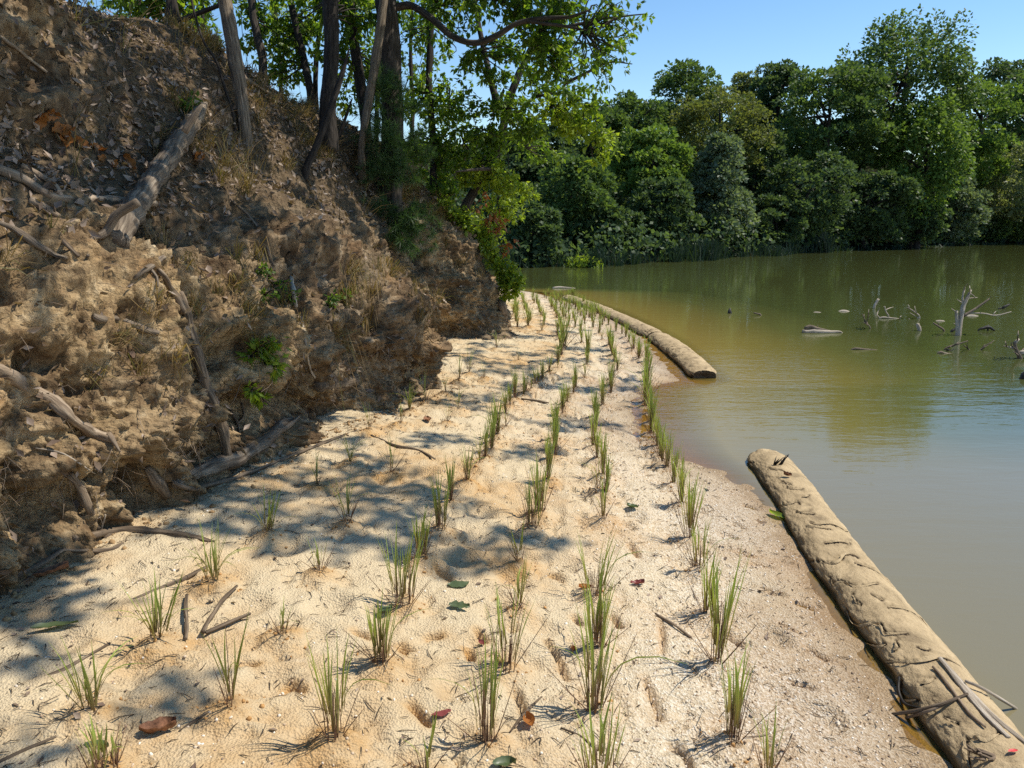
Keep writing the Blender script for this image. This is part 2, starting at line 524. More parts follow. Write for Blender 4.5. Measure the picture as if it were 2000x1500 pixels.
M['greenleaf'] = leaf_mat('fallen_green_leaf', [(0.07, 0.10, 0.04), (0.10, 0.135, 0.055)], 0.2, 0.7)
M['needle'] = leaf_mat('pine_needle', [(0.05, 0.10, 0.035), (0.07, 0.13, 0.042), (0.09, 0.15, 0.05)], 0.35, 0.3)
M['bark'] = wood_mat('bark', (0.018, 0.014, 0.010), (0.062, 0.049, 0.038), (0.115, 0.095, 0.077), 42, 5, 1.0)
M['darkbark'] = wood_mat('dark_bark', (0.012, 0.010, 0.008), (0.038, 0.030, 0.024), (0.07, 0.058, 0.047), 40, 6, 1.0)
M['deadwood'] = wood_mat('weathered_wood', (0.05, 0.036, 0.025), (0.18, 0.138, 0.098), (0.33, 0.27, 0.20), 70, 4, 0.8)
M['palewood'] = wood_mat('bleached_wood', (0.20, 0.155, 0.11), (0.43, 0.36, 0.275), (0.58, 0.51, 0.42), 70, 4, 0.6)
M['driftwood'] = wood_mat('driftwood', (0.045, 0.032, 0.021), (0.175, 0.127, 0.084), (0.31, 0.24, 0.165), 70, 4, 0.8)
M['root'] = wood_mat('root_bark', (0.11, 0.075, 0.05), (0.27, 0.20, 0.135), (0.42, 0.33, 0.235), 50, 6, 0.6)
M['wetwood'] = wood_mat('wet_wood', (0.012, 0.01, 0.008), (0.03, 0.025, 0.02), (0.06, 0.05, 0.04), 50, 6, 0.5, 0.5)
M['reeds'] = leaf_mat('reed', [(0.015, 0.034, 0.020), (0.022, 0.046, 0.027), (0.04, 0.062, 0.030)], 0.3, 0.2)  # darkened in colour for the tree shade the reeds stand in
M['earthclod'] = plain_mat('earth_clod', (0.30, 0.19, 0.09), 0.4, 30)
# ------------------------------------------------------------------ the beach
_wl = np.array([W(*p)[:2] for p in [(1985, 1700), (1822, 1500), (1675, 1280), (1548, 1060), (1478, 965), (1400, 922), (1310, 888), (1255, 850),
                                    (1238, 800), (1248, 762), (1325, 744), (1300, 715), (1258, 664), (1200, 626), (1150, 603), (1100, 587)]])
_wl = np.vstack([[2.0, -3.0], [1.9, 0.5], _wl, [[0.6, 20.3], [-1.2, 21.2], [-6, 22.5], [-14, 24]]])
_o = np.argsort(_wl[:, 1]); _wl = _wl[_o]

def xw(y):
    return np.interp(y, _wl[:, 1], _wl[:, 0])

def sand_base(x, y):
    d = xw(y) - x
    land = 0.50 * (1 - np.exp(-0.30 * np.maximum(d, 0)))
    e = np.maximum(-d, 0)
    under = -(0.065 * e + 0.034 * e * e)
    return np.where(d > 0, land, np.maximum(under, -1.7))

def ground(px, py):
    """point of the beach under a photograph pixel"""
    d = D(px, py)
    z = 0.2
    for _ in range(12):
        t = (z - CAM_Z) / d[2]
        p = np.array([0, 0, CAM_Z]) + d * t
        z = max(float(sand_base(p[0], p[1])), -0.05)
    p[2] = z
    return p

# grass plugs: (px, py of the base, height in px, look) row by row, nearest first
ROWS = {
 'waterline row': [(1498, 1520, 150, 'sparse'), (1432, 1454, 195, 'tall'), (1400, 1302, 225, 'tall'), (1383, 1208, 125, 'dense'), (1363, 1120, 92, 'dense'), (1346, 1056, 130, 'dense'),
    (1331, 990, 100, 'dense'), (1315, 948, 90, 'dense'), (1303, 915, 80, 'dense'), (1289, 895, 72, 'dense'), (1283, 876, 66, 'dense'), (1271, 850, 90, 'dense'), (1270, 810, 62, 'dense'),
    (1264, 787, 84, 'tall'), (1265, 745, 62, 'tall'), (1262, 708, 54, 'dense'), (1247, 698, 48, 'dense'), (1238, 680, 40, 'dense'), (1222, 662, 36, 'dense'), (1203, 651, 34, 'dense')],
 'second row from the water': [(1172, 1545, 170, 'wide'), (1161, 1390, 225, 'tall'), (1166, 1268, 150, 'tall'), (1161, 1160, 125, 'wide'), (1178, 1022, 95, 'sparse'), (1184, 972, 80, 'dense'), (1166, 966, 84, 'sparse'),
    (1178, 937, 92, 'tall'), (1159, 878, 78, 'dense'), (1163, 838, 66, 'dense'), (1177, 794, 66, 'dense'), (1192, 757, 62, 'dense'), (1205, 727, 44, 'dense'),
    (1196, 696, 50, 'dense'), (1190, 676, 48, 'dense'), (1170, 655, 42, 'dense')],
 'third row from the water': [(951, 1454, 205, 'tall'), (988, 1309, 160, 'wide'), (1012, 1194, 95, 'sparse'), (1014, 1101, 82, 'sparse'), (1040, 1034, 100, 'dense'), (1054, 1003, 120, 'tall'), (1072, 944, 98, 'dense'),
    (1084, 900, 85, 'dense'), (1084, 858, 80, 'dense'), (1099, 812, 60, 'dense'), (1108, 790, 50, 'wide'), (1124, 762, 55, 'dense'), (1147, 716, 38, 'dense'), (1148, 692, 64, 'tall'), (1134, 655, 40, 'dense')],
 'fourth row from the water': [(832, 1525, 120, 'sparse'), (654, 1452, 205, 'tall'), (745, 1300, 137, 'tall'), (788, 1178, 148, 'wide'), (823, 1096, 95, 'dense'), (861, 1040, 110, 'dense'), (881, 988, 92, 'tall'), (912, 946, 74, 'wide'),
    (936, 912, 68, 'sparse'), (961, 882, 80, 'dense'), (972, 855, 78, 'tall'), (987, 812, 56, 'dense'), (1006, 782, 60, 'dense'), (1027, 768, 48, 'dense'), (1045, 752, 40, 'dense'), (1059, 742, 36, 'wide'),
    (1073, 731, 44, 'dense'), (1090, 713, 46, 'dense'), (1101, 678, 74, 'tall'), (1089, 655, 44, 'dense')],
 'fifth row from the water': [(451, 1388, 185, 'sparse'), (553, 1241, 62, 'sparse'), (625, 1122, 75, 'sparse'), (679, 1031, 110, 'sparse'), (765, 928, 80, 'sparse'), (783, 832, 50, 'sparse'), (800, 804, 56, 'bushy'), (830, 783, 66, 'sparse'),
    (874, 829, 42, 'sparse'), (896, 804, 48, 'sparse'), (870, 771, 40, 'sparse'), (897, 745, 60, 'sparse'), (916, 731, 54, 'sparse'), (945, 742, 34, 'sparse'), (970, 682, 42, 'sparse'), (1012, 705, 30, 'sparse'),
    (1031, 637, 46, 'bushy'), (1058, 647, 44, 'sparse'), (1003, 615, 40, 'bushy')],
 'row along the bank foot': [(205, 1520, 90, 'wide'), (177, 1391, 150, 'bushy'), (311, 1260, 130, 'bushy'), (418, 1141, 118, 'bushy'), (525, 1050, 88, 'bushy'), (620, 948, 70, 'sparse'), (685, 902, 60, 'bushy'), (722, 845, 50, 'sparse'), (752, 792, 40, 'sparse')],
}
_jr = np.random.default_rng(8)
for _k, _l in ROWS.items():
    if _k in ('fifth row from the water', 'row along the bank foot'):
        continue
    _n = []
    for a_, c_ in zip(_l[:-1], _l[1:]):
        _n.append(a_)
        if c_[1] < 900 and a_[1] - c_[1] > 9:
            _n.append(((a_[0] + c_[0]) / 2 + _jr.uniform(-9, 9), (a_[1] + c_[1]) / 2 + _jr.uniform(-3, 3), (a_[2] + c_[2]) / 2 * _jr.uniform(0.65, 1.05), ['dense', 'sparse', 'tall'][len(_n) % 3]))
    ROWS[_k] = _n + [_l[-1]]
FARROW = []
_fr = np.random.default_rng(3)
for k, (xa, xb) in enumerate([(1190, 1120), (1160, 1105), (1125, 1085), (1095, 1065), (1065, 1040), (1035, 1018), (1010, 1004), (1178, 1112), (1142, 1096), (1110, 1075)]):
    n = 11
    for i in range(n):
        u = i / (n - 1)
        y = 638 - 56 * u ** 0.75 + _fr.uniform(-2, 2) - (3 if k > 6 else 0)
        x = xa + (xb - xa) * u + _fr.uniform(-3, 3)
        FARROW.append((x, y, 30 - 13 * u + _fr.uniform(-4, 5), ['dense', 'tall', 'wide'][i % 3]))
PLUGS = []
for row, lst in ROWS.items():
    for k, (x, y, h, look) in enumerate(lst):
        PLUGS.append((ground(x, y), h, look, row, k))
for x, y, h, look in FARROW:
    PLUGS.append((ground(x, y), h, look, None, 0))

GROOVES = [[(560, 1330), (590, 1342)], [(930, 1230), (948, 1252)], [(1120, 1200), (1135, 1216)], [(780, 1260), (802, 1272)], [(1075, 1120), (1100, 1128)], [(470, 1290), (500, 1296)], [(1062, 1243), (1085, 1272), (1098, 1300), (1106, 1322)], [(800, 1372), (820, 1392), (838, 1412)], [(1290, 1215), (1293, 1245), (1290, 1275)], [(1258, 1325), (1275, 1362), (1291, 1400)],
           [(1192, 1199), (1214, 1222)], [(1315, 1450), (1340, 1470), (1350, 1500)], [(1415, 1043), (1440, 1050)], [(1452, 985), (1475, 993)], [(1470, 1098), (1508, 1108)], [(1550, 1172), (1586, 1188)],
           [(1495, 1148), (1530, 1160)], [(1520, 1218), (1558, 1236)], [(1575, 1265), (1615, 1288)], [(1430, 1022), (1455, 1030)], [(1440, 1075), (1470, 1085)], [(1010, 1350), (1022, 1385)], [(835, 1240), (860, 1240)],
           [(845, 1100), (880, 1128)], [(912, 1265), (922, 1285)], [(1228, 1060), (1247, 1085)], [(1545, 1330), (1590, 1345)], [(1420, 1235), (1445, 1260)], [(690, 1230), (720, 1245)]]
GSEG = []
for g in GROOVES:
    q = [ground(*p)[:2] for p in g]
    q = catmull(np.array(q), 2 + 4 * len(q))
    GSEG += [(q[i], q[i + 1]) for i in range(len(q) - 1)]
DENTS = [ground(*p) for p in [(560, 1070), (930, 1060), (900, 1090), (700, 1400), (520, 1330), (250, 1310), (760, 1190), (640, 1180), (1000, 1130), (1230, 1010), (940, 1000), (1010, 960), (820, 1000), (480, 1180), (1100, 1100), (900, 1340),
                              (1330, 1100), (1500, 1240), (1600, 1400), (120, 1260), (830, 920), (1120, 900), (1030, 840), (950, 780)]]

def sand_full(x, y):
    """height and colour fields of the beach (flat arrays)"""
    p = np.stack([x, y, 0 * x], -1)
    z = sand_base(x, y)
    d = xw(y) - x
    land = sstep(-0.05, 0.5, d)
    z = z + land * (0.024 * fbm(p * 1.7, 3, 21) + 0.008 * fbm(p * 4.5, 3, 22) + 0.010 * fbm(p * 11, 3, 23) * (0.4 + np.abs(fbm(p * 1.9, 2, 36)) * 2.2) + 0.0022 * fbm(p * 36, 2, 24))
    z = z + (1 - land) * 0.008 * fbm(p * 6, 2, 25)
    # streaky dents pressed into the wetter sand
    st = fbm(np.stack([x * 5 + y * 2, y * 16 - x * 6, 0 * x], -1), 3, 27)
    z = z - sstep(0.30, 0.62, st) * 0.020 * sstep(0.02, 0.15, d) * sstep(2.4, 0.4, d)
    st2 = fbm(np.stack([x * 7, y * 7, 0 * x + 5], -1), 3, 28)
    z = z - sstep(0.35, 0.6, st2) * 0.016 * land
    orange = np.zeros_like(x); dirt = np.zeros_like(x)
    for dn in DENTS:
        r2 = ((x - dn[0]) ** 2 + (y - dn[1]) ** 2) / 0.10 ** 2
        z = z - 0.028 * np.exp(-r2 ** 1.5) + 0.012 * np.exp(-(np.sqrt(r2) - 1.25) ** 2 * 6)
    nn = fbm(p * 22, 2, 30)
    for (q, h, look, row, k) in PLUGS:
        m = (np.abs(x - q[0]) < 0.35) & (np.abs(y - q[1]) < 0.35)
        if not m.any():
            continue
        rr = np.sqrt((x[m] - q[0]) ** 2 + (y[m] - q[1]) ** 2)
        s = 0.6 if row is None else 1.0
        z[m] += s * (0.030 * np.exp(-(rr / 0.085) ** 2) * (1 + 0.7 * nn[m]) - 0.022 * np.exp(-((rr - 0.13) / 0.05) ** 2) * (nn[m] > -0.1))
        orange[m] = np.maximum(orange[m], (1.0 if look != 'tall' else 0.75) * np.exp(-(rr / 0.11) ** 2) * (0.75 + 0.6 * nn[m]))
        dirt[m] = np.maximum(dirt[m], 0.8 * np.exp(-(rr / 0.035) ** 2))
    for a, c in GSEG:
        lo, hi = np.minimum(a, c) - 0.06, np.maximum(a, c) + 0.06
        m = (x > lo[0]) & (x < hi[0]) & (y > lo[1]) & (y < hi[1])
        if not m.any():
            continue
        q = np.stack([x[m], y[m]], -1); ab = c - a
        u = np.clip(((q - a) @ ab) / (ab @ ab + 1e-9), 0, 1)
        dist = np.linalg.norm(q - (a + u[:, None] * ab), axis=1)
        z[m] = np.minimum(z[m], z[m] - 0.020 * np.exp(-(dist / 0.013) ** 2))
        orange[m] = np.maximum(orange[m], 0.7 * np.exp(-(dist / 0.03) ** 2))
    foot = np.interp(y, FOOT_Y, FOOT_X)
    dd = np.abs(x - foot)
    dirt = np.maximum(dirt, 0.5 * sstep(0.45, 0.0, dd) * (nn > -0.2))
    landward_flecks = sstep(0.25, 0.6, fbm(p * 2.2, 3, 33)) * sstep(0.9, 2.6, d) * 0.6  # random dark flecks, away from the waterline
    dirt = np.maximum(dirt, landward_flecks * (fbm(p * 15, 2, 34) > 0.15))
    pebble = sstep(1.9, 0.3, d) * (0.65 + 0.5 * fbm(p * 1.5, 2, 31))
    wet = 0.62 * sstep(0.95, 0.15, d + 0.35 * fbm(p * 2.3, 3, 32)) + 0.38 * sstep(0.20, 0.02, d + 0.08 * fbm(p * 6, 2, 35))
    return z, np.clip(orange, 0, 1), np.clip(dirt, 0, 1), np.clip(pebble, 0, 1), np.clip(wet, 0, 1)

# foot of the bank in plan
FOOT = np.array([(-3.6, -4), (-3.0, -1.5), (-2.6, 0.6), (-2.52, 2.2), (-2.36, 3.1), (-2.05, 3.95), (-1.83, 4.9), (-1.56, 5.8), (-1.20, 6.7), (-0.74, 7.65), (-0.68, 8.05), (-1.15, 8.5),
                 (-1.50, 9.2), (-1.35, 10.1), (-0.75, 10.75), (-0.16, 11.1), (-0.06, 11.7), (-0.45, 12.7), (-1.5, 14.0), (-3.2, 15.6), (-6, 17.5), (-10, 19.5)])
_fc = catmull(FOOT, 400)
FOOT_Y, FOOT_X = _fc[:330, 1], _fc[:330, 0]

def build_beach():
    ys = np.concatenate([np.linspace(-3, 1.5, 24)[:-1], 1.5 * (27 / 1.5) ** np.linspace(0, 1, 540)])
    xs = np.concatenate([np.linspace(-16, -4, 14)[:-1], np.linspace(-4, -2.4, 30)[:-1], np.linspace(-2.4, 2.05, 350)[:-1], np.linspace(2.05, 3.2, 50)[:-1], np.linspace(3.2, 9, 40)])
    Y, X = np.meshgrid(ys, xs, indexing='ij')
    x, y = X.ravel(), Y.ravel()
    z, o, dr, pe, we = sand_full(x, y)
    me = mesh_np('beach', np.stack([x, y, z], -1), grid_faces(len(ys), len(xs)), M['sand'], True, {'orange': o, 'dirt': dr, 'pebble': pe, 'wet': we})
    obj('beach', me, kind='structure')
    return np.stack([x, y, z], -1), (len(ys), len(xs))

build_beach()

def sand_z(x, y):
    return float(sand_full(np.array([float(x)]), np.array([float(y)]))[0][0])

# ------------------------------------------------------------------ the eroded bank
PROF = [  # (y of the foot, [(inward, height) ...]) twelve points each
 (-4.0, [(.05, .1), (.0, .48), (.0, .78), (.06, 1.1), (.28, 1.55), (.68, 1.95), (1.2, 2.45), (1.5, 3.3), (1.8, 4.4), (2.6, 5.1), (5.5, 5.3), (10, 4)]),
 (4.6, [(.05, .1), (.02, .48), (.0, .78), (.07, 1.1), (.30, 1.55), (.72, 1.95), (1.25, 2.5), (1.5, 3.4), (1.75, 4.6), (2.4, 5.4), (5.5, 5.4), (10, 4)]),
 (5.7, [(.20, .1), (.22, .48), (.06, .80), (.10, 1.1), (.36, 1.5), (.80, 1.95), (1.30, 2.5), (1.6, 3.1), (1.95, 3.65), (2.6, 3.85), (5.5, 3.8), (10, 3)]),
 (6.7, [(.22, .1), (.25, .48), (.08, .75), (.10, 1.05), (.32, 1.5), (.75, 1.98), (1.25, 2.5), (1.7, 3.05), (2.3, 3.55), (3.1, 3.8), (5.5, 3.7), (10, 2.6)]),
 (7.9, [(.05, .1), (.05, .48), (.04, .7), (.20, 1.0), (.55, 1.4), (1.0, 1.82), (1.42, 2.36), (1.8, 3.0), (2.3, 3.6), (3.1, 3.95), (5.5, 3.8), (10, 2.4)]),
 (9.2, [(.22, .1), (.20, .45), (.02, .7), (.05, 1.0), (.22, 1.45), (.52, 1.92), (.95, 2.5), (1.4, 3.1), (2.0, 3.6), (2.8, 3.85), (5.5, 3.6), (10, 2.2)]),
 (11.3, [(.10, .1), (.08, .45), (.05, .65), (.14, 1.0), (.28, 1.42), (.50, 1.92), (.80, 2.4), (1.25, 2.85), (1.9, 3.2), (2.7, 3.4), (5.5, 3.1), (10, 2.0)]),
 (12.9, [(.05, .05), (.05, .35), (.10, .55), (.28, .90), (.55, 1.25), (.9, 1.6), (1.4, 1.9), (2.0, 2.15), (2.7, 2.3), (3.5, 2.4), (5.5, 2.3), (10, 1.6)]),
 (20.0, [(.05, .0), (.10, .2), (.2, .3), (.4, .42), (.7, .55), (1.1, .7), (1.5, .85), (2.0, 1.0), (2.7, 1.2), (3.5, 1.3), (5.5, 1.3), (10, 1.0)]),
]
_py = np.array([p[0] for p in PROF]); _pv = np.array([p[1] for p in PROF])   # (k,12,2)

HOLLOW = [(268, 948, 42, .30), (475, 805, 40, .28), (655, 815, 34, .25), (868, 578, 16, .30), (850, 645, 34, .22), (15, 838, 34, .16), (722, 640, 20, .18), (545, 780, 34, .28), (178, 935, 13, .2), (605, 790, 28, .2), (375, 905, 36, .16), (715, 700, 30, .14),
          (60, 690, 26, .14), (430, 690, 28, .14), (330, 470, 30, .12), (555, 560, 26, .14), (690, 560, 18, .12), (760, 690, 18, .14), (930, 600, 16, .12), (20, 560, 30, .12), (120, 700, 22, .10),
          (282, 855, 34, -.14), (120, 560, 40, -.08), (160, 790, 34, -.07), (620, 700, 30, -.10), (800, 620, 34, -.08), (560, 680, 28, -.08), (420, 540, 36, -.08), (905, 560, 26, -.10), (650, 620, 30, -.08)]

def build_bank():
    # stations along the foot, closer together in front of the camera
    foot = catmull(FOOT, 3000)
    fy = foot[:, 1]
    ds = np.linalg.norm(np.diff(foot, axis=0), axis=1)
    dens = 1.0 / np.clip(0.0027 * np.hypot(foot[:, 0], foot[:, 1]), 0.0095, 0.08)
    dens = np.where(fy < 1.8, 8.0, dens)
    dens = np.where(fy > 14, 8.0, dens)
    c = np.concatenate([[0], np.cumsum(ds * dens[:-1])])
    ns = int(c[-1])
    idx = np.interp(np.linspace(0, c[-1], ns), c, np.arange(3000))
    f = np.stack([np.interp(idx, np.arange(3000), foot[:, k]) for k in (0, 1)], -1)
    # strongly smoothed line and its normals
    ker = np.hanning(1001); ker /= ker.sum()
    fp = np.pad(foot, ((500, 500), (0, 0)), mode='reflect', reflect_type='odd')
    sm = np.stack([np.convolve(fp[:, k], ker, 'valid') for k in (0, 1)], -1)
    tg = np.gradient(sm, axis=0); tg /= np.linalg.norm(tg, axis=1)[:, None]
    nr = np.stack([-tg[:, 1], tg[:, 0]], -1)
    smf = np.stack([np.interp(idx, np.arange(3000), sm[:, k]) for k in (0, 1)], -1)
    nrf = np.stack([np.interp(idx, np.arange(3000), nr[:, k]) for k in (0, 1)], -1)
    # profiles at each station
    pv = np.stack([[np.interp(f[:, 1], _py, _pv[:, j, k]) for k in (0, 1)] for j in range(12)], 0)      # 12,2,ns
    pv = np.transpose(pv, (2, 0, 1))                                                                       # ns,12,2
    nv = 325
    # parameter along the profile: mostly in the visible part
    vv = np.concatenate([np.linspace(0, 8.6, 298), np.linspace(8.6, 11, 28)[1:]])
    k = np.clip(vv.astype(int), 0, 10); u = vv - k
    ext = np.concatenate([pv[:, :1], pv, pv[:, -1:]], 1)
    p0, p1, p2, p3 = ext[:, k], ext[:, k + 1], ext[:, k + 2], ext[:, np.minimum(k + 3, 13)]
    uu = u[None, :, None]
    pr = 0.5 * (2 * p1 + (p2 - p0) * uu + (2 * p0 - 5 * p1 + 4 * p2 - p3) * uu ** 2 + (3 * p1 - p0 - 3 * p2 + p3) * uu ** 3)
    n_, z_ = pr[..., 0], pr[..., 1]
    loc = (f - smf)[:, None, :] * np.exp(-np.maximum(n_, 0) / 1.1)[..., None]
    xy = smf[:, None, :] + loc + nrf[:, None, :] * n_[..., None]
    B = np.concatenate([xy, z_[..., None]], -1)
    # displacement along the base normal
    du, dv = np.gradient(B, axis=0), np.gradient(B, axis=1)
    N = np.cross(du, dv); N /= np.linalg.norm(N, axis=2)[..., None] + 1e-9
    if N[ns // 2, 60, 0] < 0:
        N = -N
    b = B.reshape(-1, 3); nn = N.reshape(-1, 3)
    far = np.repeat(np.tile(sstep(8.8, 10, vv), (ns, 1)).reshape(-1), 1)
    lit = np.tile(sstep(4.5, 5.6, vv), (ns, 1))
    scarp = (np.tile(sstep(6.0, 6.5, vv) * sstep(9.0, 8.2, vv), (ns, 1))) * sstep(6.1, 4.9, f[:, 1])[:, None]
    lit = np.clip(lit - scarp, 0, 1).reshape(-1)
    face = 1 - lit
    big = fbm(b * np.array([0.9, 0.9, 1.1]), 3, 41)
    med = fbm(b * np.array([2.6, 2.6, 2.0]), 4, 42, ridged=True)
    rill = fbm(b * np.array([6.5, 6.5, 1.7]), 3, 43, ridged=True)
    clod = fbm(b * 11, 4, 44, gain=0.6)
    fine = fbm(b * 34, 3, 45, gain=0.6)
    strk = fbm(b * np.array([15, 15, 2.6]), 3, 48, ridged=True)
    d = 0.20 * big + face * (0.12 * med + 0.050 * rill + 0.022 * strk + 0.012 * fbm(b * np.array([36, 36, 6.0]), 2, 50, ridged=True) + 0.024 * clod + 0.016 * fine + 0.007 * vnoise(b * 75, 49)) + lit * (0.05 * med + 0.035 * clod + 0.015 * fine)
    wp = b + 0.03 * np.stack([vnoise(b * 9, 61), vnoise(b * 9, 62), vnoise(b * 9, 63)], -1)
    c1, c2 = worley(wp * np.array([9, 9, 7.0]), 3)
    blk = np.clip(c2 - c1, 0, 0.4) / 0.4
    e1, e2 = worley(wp * np.array([24, 24, 20.0]), 4)
    crumb = np.clip(e2 - e1, 0, 0.45) / 0.45
    where = sstep(0.0, 0.4, fbm(b * 1.6, 2, 65))
    d = d + face * (0.045 * (blk - 0.6) * where + 0.017 * (crumb - 0.6)) + lit * 0.008 * (crumb - .6)
    for sc_, am_, sd_ in ((2.3, 0.055, 71), (6.0, 0.028, 72)):
        q1 = fbm(wp * np.array([sc_, sc_, sc_ * 1.25]), 3, sd_) * 3.2
        fl = np.floor(q1)
        d = d + face * am_ * (fl + sstep(0.36, 0.64, q1 - fl))
    # ledges and hollows in the face
    led = fbm(np.stack([b[:, 0] * .8, b[:, 1] * .8, b[:, 2] * 3.2], -1), 3, 46)
    d = d + face * 0.07 * np.sign(led) * np.abs(led) ** 0.6
    low = sstep(1.0, 0.45, b[:, 2])
    d = d - low * (0.16 * sstep(-0.1, 0.5, fbm(b * np.array([1.6, 1.6, 1.0]), 2, 47))) * sstep(13.0, 12.0, b[:, 1]) * (0.25 + 0.75 * sstep(4.3, 5.3, b[:, 1]))
    uu_, vv_, tt_ = project(b)
    for (hx, hy, hr, hd) in HOLLOW:
        m = (np.abs(uu_ - hx) < hr * 2.2) & (np.abs(vv_ - hy) < hr * 2.2) & (tt_ < 13) & (tt_ > 2)
        q2 = (((uu_[m] - hx) ** 2 + (vv_[m] - hy) ** 2) / hr ** 2) * (1 + 0.5 * vnoise(b[m] * 6, 55))
        d[m] -= hd * np.exp(-np.maximum(q2, 0) ** 1.6)
    d = d * (1 - far)
    V = b + nn * d[:, None]
    # crumbly sideways offsets
    V += (face * 0.008)[:, None] * np.stack([vnoise(b * 25, 51), vnoise(b * 25, 52), vnoise(b * 25, 53)], -1)
    crust = sstep(-0.2, 0.3, fbm(b * 1.1 + 9, 2, 54)) * (0.6 + 0.4 * lit) * (1 - 0.75 * sstep(1.75, 1.3, b[:, 2]) * sstep(6.6, 5.4, b[:, 1]))
    me = mesh_np('earth_bank', V, grid_faces(ns, nv)[:, ::-1], M['bank'], True, {'litter': np.clip(lit * 0.92, 0, 1), 'crust': crust, 'ochre': np.clip(sstep(1.9, 1.45, V[:, 2]) * sstep(6.4, 5.2, V[:, 1]) * (0.75 + 0.5 * fbm(b * 1.3, 2, 66)) + 0.75 * sstep(0.02, 0.35, fbm(b * 1.15 + 3, 3, 67)), 0, 1), 'seam': np.clip(face * np.maximum(sstep(0.22, 0.0, blk) * where, sstep(0.16, 0.0, crumb) * 0.7), 0, 1)})  # ochre: soil hue, with the sunlit lower face kept brighter in colour
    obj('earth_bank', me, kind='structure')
    return V, (ns, nv), lit, nn

BV, (BNS, BNV), BLIT, BNRM = build_bank()
_vg = BV.reshape(BNS, BNV, 3)[::2, ::2]
_bf = grid_faces(_vg.shape[0], _vg.shape[1])
BVH = BVHTree.FromPolygons(_vg.reshape(-1, 3).tolist(), _bf.tolist())
BGN = np.cross(np.gradient(BV.reshape(BNS, BNV, 3), axis=0), np.gradient(BV.reshape(BNS, BNV, 3), axis=1)).reshape(-1, 3)
BGN /= np.linalg.norm(BGN, axis=1)[:, None] + 1e-9
if BGN[:, 2].mean() < 0:
    BGN = -BGN

def hit(px, py):
    """bank, beach or water under a pixel: point, normal, depth"""
    d = Vector(D(px, py)).normalized()
    o = Vector((0, 0, CAM_Z))
    co, no, i, dist = BVH.ray_cast(o, d)
    g = None
    if D(px, py)[2] < -0.02:
        g = ground(px, py)
        if (g[2] < 0):
            g = W(px, py)
    if co is not None and (g is None or dist < np.linalg.norm(g - np.array(o))):
        no = no if no.dot(d) < 0 else -no
        p = np.array(co)
        return p, np.array(no), project(p)[2]
    if g is None:
        return None, None, None
    return g, np.array([0, 0, 1.0]), float(project(g)[2])

# ------------------------------------------------------------------ water
def build_water():
    xs = np.concatenate([np.linspace(-400, -20, 8)[:-1], np.linspace(-20, -3, 12)[:-1], np.linspace(-3, 6, 140)[:-1], np.linspace(6, 40, 60)[:-1], np.linspace(40, 400, 10)])
    ys = np.concatenate([np.linspace(-300, -6, 8)[:-1], np.linspace(-6, 1, 12)[:-1], np.linspace(1, 24, 260)[:-1], np.linspace(24, 80, 60)[:-1], np.linspace(80, 400, 8)])
    Y, X = np.meshgrid(ys, xs, indexing='ij')
    x, y = X.ravel(), Y.ravel()
    dep = np.maximum(0, -sand_base(x, y))
    p = np.stack([x, y, 0 * x], -1)
    dep = np.clip(dep + 0.05 * fbm(p * 0.35, 2, 61) * sstep(0.0, 0.3, dep), 0, 2)
    silt = sstep(7.4, 5.4, y) * sstep(1.4, 2.2, x)
    # a breath of wind roughens a band before the far shore
    sd = shore_dist(x, y)
    wind = np.exp(-((sd - 4.5 - 1.0 * fbm(p * 0.15, 2, 62)) / 2.4) ** 2) * (0.6 + 0.4 * fbm(p * 0.4, 2, 63)) + 0.45 * np.exp(-((sd - 17) / 2.0) ** 2)
    me = mesh_np('water', np.stack([x, y, 0 * x], -1), grid_faces(len(ys), len(xs)), M['water'], True, {'depth': dep, 'silt': silt * 0.85, 'wind': np.clip(wind, 0, 1)})
    obj('water', me, kind='structure')

SHORE = np.array([(-60, 12), (-25, 22), (-12, 26.5), (-5, 28.5), (0, 29.8), (4.5, 32.2), (9, 36), (13.2, 40), (19, 45), (27, 51), (39, 59), (60, 70), (120, 90)], float)

def shore_dist(x, y):
    """distance in front of the far shore (negative on land)"""
    return (np.interp(x, SHORE[:, 0], SHORE[:, 1]) - y) * 0.8

build_water()
b_ = NB('pond_bed'); M['bed'] = b_.done(b_.bsdf(b_.ramp(b_.noise(b_.coord('Object'), 0.5), [(0.3, (0.06, 0.05, 0.03)), (0.7, (0.11, 0.09, 0.05))]), 0.95))
gme = mesh_np('ground', np.array([(-1500, -1500, -2.2), (1500, -1500, -2.2), (1500, 1500, -2.2), (-1500, 1500, -2.2)]), np.array([[0, 1, 2, 3]]), M['bed'])
obj('ground', gme, kind='structure')

def hill_z(x, y):
    e = -shore_dist(x, y)
    return np.where(e > 0, 0.03 + 0.17 * e - 0.0012 * np.minimum(e, 60) ** 2, 0.03 + 0.5 * e)

def build_hill():
    xs = np.linspace(-120, 200, 130)
    es = np.concatenate([np.linspace(-3, 10, 24), np.linspace(12, 140, 24)])
    X, E = np.meshgrid(xs, es, indexing='ij')
    x = X.ravel(); y = np.interp(x, SHORE[:, 0], SHORE[:, 1]) + E.ravel() / 0.8
    p = np.stack([x, y, 0 * x], -1)
    z = hill_z(x, y) + 0.25 * fbm(p * 0.3, 3, 71) * sstep(0, 3, E.ravel())
    b = NB('forest_floor'); n = b.noise(b.coord('Object'), 1.5, 4)
    m = b.done(b.bsdf(b.ramp(n, [(0.3, (0.008, 0.009, 0.005)), (0.7, (0.022, 0.022, 0.011))]), 1.0, None, 0.0))
    obj('hill', mesh_np('hill', np.stack([x, y, z], -1), grid_faces(len(xs), len(es))[:, ::-1], m, True), kind='structure')
build_hill()
